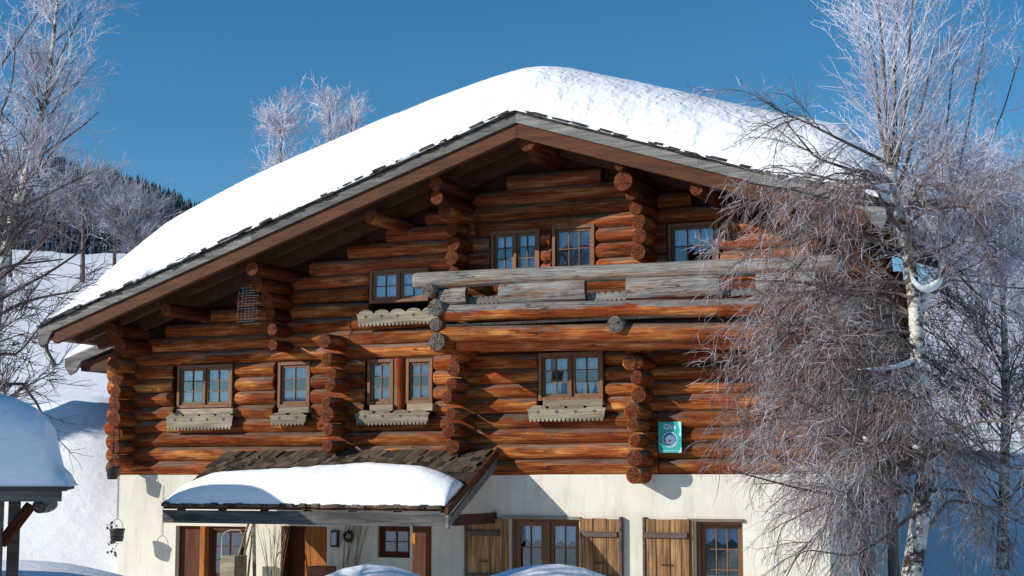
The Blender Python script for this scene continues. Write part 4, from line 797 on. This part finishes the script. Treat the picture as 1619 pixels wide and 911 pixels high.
# -- lower bare tree with long dark branches entering from the left
tr = pathpx([(-150, 1100), (-140, 800), (-130, 600), (-110, 400), (-100, 200)], 15, 16)
ex4 = np.concatenate([pathpx(p_, 15, 12, dp) for p_, dp in [([(-132, 640), (-40, 500), (20, 462), (80, 430), (150, 382)], .6), ([(-135, 660), (-40, 520), (30, 480), (75, 468), (125, 460)], .8), ([(-125, 560), (-30, 430), (20, 385), (60, 330)], .3), ([(-138, 700), (-30, 560), (30, 560), (75, 500)], .7),
      ([(-130, 600), (-60, 500), (0, 440), (50, 400), (75, 350)], .2), ([(-140, 760), (-40, 640), (30, 600), (60, 640), (88, 700)], .8), ([(-130, 580), (-50, 460), (10, 420), (100, 410)], 1.)]])
bare_tree('bare_tree', 'dark bare branches reaching in over the snowfield from the left', tr, .12, .04, 26, (1., 1.8), 330, 2600, up=.1, extra=ex4, twr=.0034, az=(YAW+.3, .9), mats=('branch', 'branch', 'darktwig'))
# -- frosted trees behind
for k, (px, y0, y1, D, w_, lb) in enumerate([(444, 500, 172, 62, 1.9, 'frosted narrow tree top behind the snowy roof, left of the pair'), (522, 500, 172, 64, 1.9, 'frosted tree top behind the snowy roof, tallest one further right'), (556, 470, 185, 66, 1.6, 'slim frosted tree top closest to the snow ridge'),
      (130, 410, 300, 80, 3, 'frosted deciduous tree before the dark forest, middle one'), (215, 420, 350, 75, 2.6, 'small frosted tree beside the roof snow'), (180, 415, 325, 90, 3, 'frosted tree crown mixing with its neighbour before the forest'), (15, 420, 280, 88, 3, 'frosted tree behind the leaning birch trunk')]):
    tr = pathpx([(px, y0+40), (px+2, (y0+y1)/2), (px-1, y1)], D, 14)
    bare_tree('frosted_tree', lb, tr, .10 if k < 3 else .14, .02, 60, (w_*.8, w_*1.5), 340 if k < 3 else 340, 2300 if k < 3 else 2200, up=.3 if k < 3 else .3, twr=.0075 if D < 70 else .010, lim=(.5, 1.0) if k < 3 else (.6, 1.2), t0=.3, mats=('branch', 'darktwig', 'frost' if k < 3 else 'greytwig'))
# -- conifers
def conifers(pts, hs, tiers, sides, seed=1):
    rg = np.random.default_rng(seed); V = []; Fq = []; n = 0; w_ = np.arange(sides)*2*math.pi/sides
    for (x, y, z), h in zip(pts, hs):
        ph = rg.random()*6; wd = h*rg.uniform(.16, .23)
        for t in range(tiers):
            z0 = z+h*(.08+.84*t/tiers); z1 = z0+h*(1.35/tiers)*.95; r = wd*(1-t/(tiers+.2)); rj = r*rg.uniform(.75, 1.15, sides)
            V.append(np.stack([x+rj*np.cos(w_+ph+t), y+rj*np.sin(w_+ph+t), np.full(sides, z0)-rg.uniform(0, .05, sides)*h], -1)); V.append(np.array([[x, y, min(z1, z+h)]]))
            for k in range(sides): Fq.append((n+k, n+(k+1) % sides, n+sides))
            n += sides+1
    return npmesh('conifers', np.concatenate(V), Fq, M['spruce'], False)
N = 5200; rg = np.random.default_rng(3); D = rg.uniform(360, 960, N); ppx = rg.uniform(-330, 420, N); r = (ppx-809.5)/F*D
x = -math.sin(YAW)*D+math.cos(YAW)*r; y = math.cos(YAW)*D+math.sin(YAW)*r; z = terrain(x, y)
tag(link('forest', conifers(np.stack([x, y, z], -1), rg.uniform(8, 15, N), 3, 6)), 'dark conifer forest covering the ridge behind the left snowfield', 'forest', kind='stuff')
N = 9000; an = rg.uniform(R(190), R(345), N)+YAW; D = rg.uniform(300, 880, N); x = D*np.cos(an); y = D*np.sin(an)
tag(link('forest', conifers(np.stack([x, y, terrain(x, y)], -1), rg.uniform(11, 20, N), 2, 5, 5)), 'conifer forest across the valley behind the viewer', 'forest', kind='stuff')
def spruce(x, y, h, label):  # trees added out of view to shade the shed and snowbank
    z = float(terrain(x, y)); T_ = empty('shade_spruce', (0, 0, 0)); tag(T_, label, 'tree', 'spruces added left of the view for shade'); tr = smooth_path([(x, y, z), (x, y, z+h)], 10)[None]; v, f = tubes(tr, .2, .03, 8); link('trunk', npmesh('trunk', v, f, M['branch']), T_)
    n_ = 420; t = RNG.uniform(.06, .99, n_); az_ = RNG.uniform(0, 6.3, n_); st = np.stack([np.full(n_, x), np.full(n_, y), z+h*t], -1); d = np.stack([np.cos(az_), np.sin(az_), np.full(n_, .1)], -1); g = grow(st, d, h*.22*(1.03-t), 6, -.4, .04)
    s3, d3, _, _ = kids(g, 9000, .1, 1, (.3, .9)); c = grow(s3, d3, RNG.uniform(.2, .45, 9000), 3, -.3, .1); emit(T_, 'needles', [tubes(g, .05, .02, 4), tubes(c, .045, .015, 3)], M['spruce'])
spruce(-14.6, 3.6, 9.5, 'tall spruce added out of view to shade the shed'); spruce(-31.5, 20.5, 9.0, 'spruce added out of view to shade the snowbank left of the chalet'); spruce(-33.5, 24.0, 9.5, 'further tree added out of view to shade the snowbank by the chalet')
# utility pole
p = PD(43, 650, 58); q = PD(46, 541, 58); tag(MB().tube([p-Vector((0, 0, 1)), q], [.09, .07], 7).obj('utility_pole', M['branch']), 'thin dark pole standing in the snowfield at left', 'pole')
print('objects', len(COL.objects), 'tris', sum(len(m.loops)-2*len(m.polygons) for m in bpy.data.meshes))
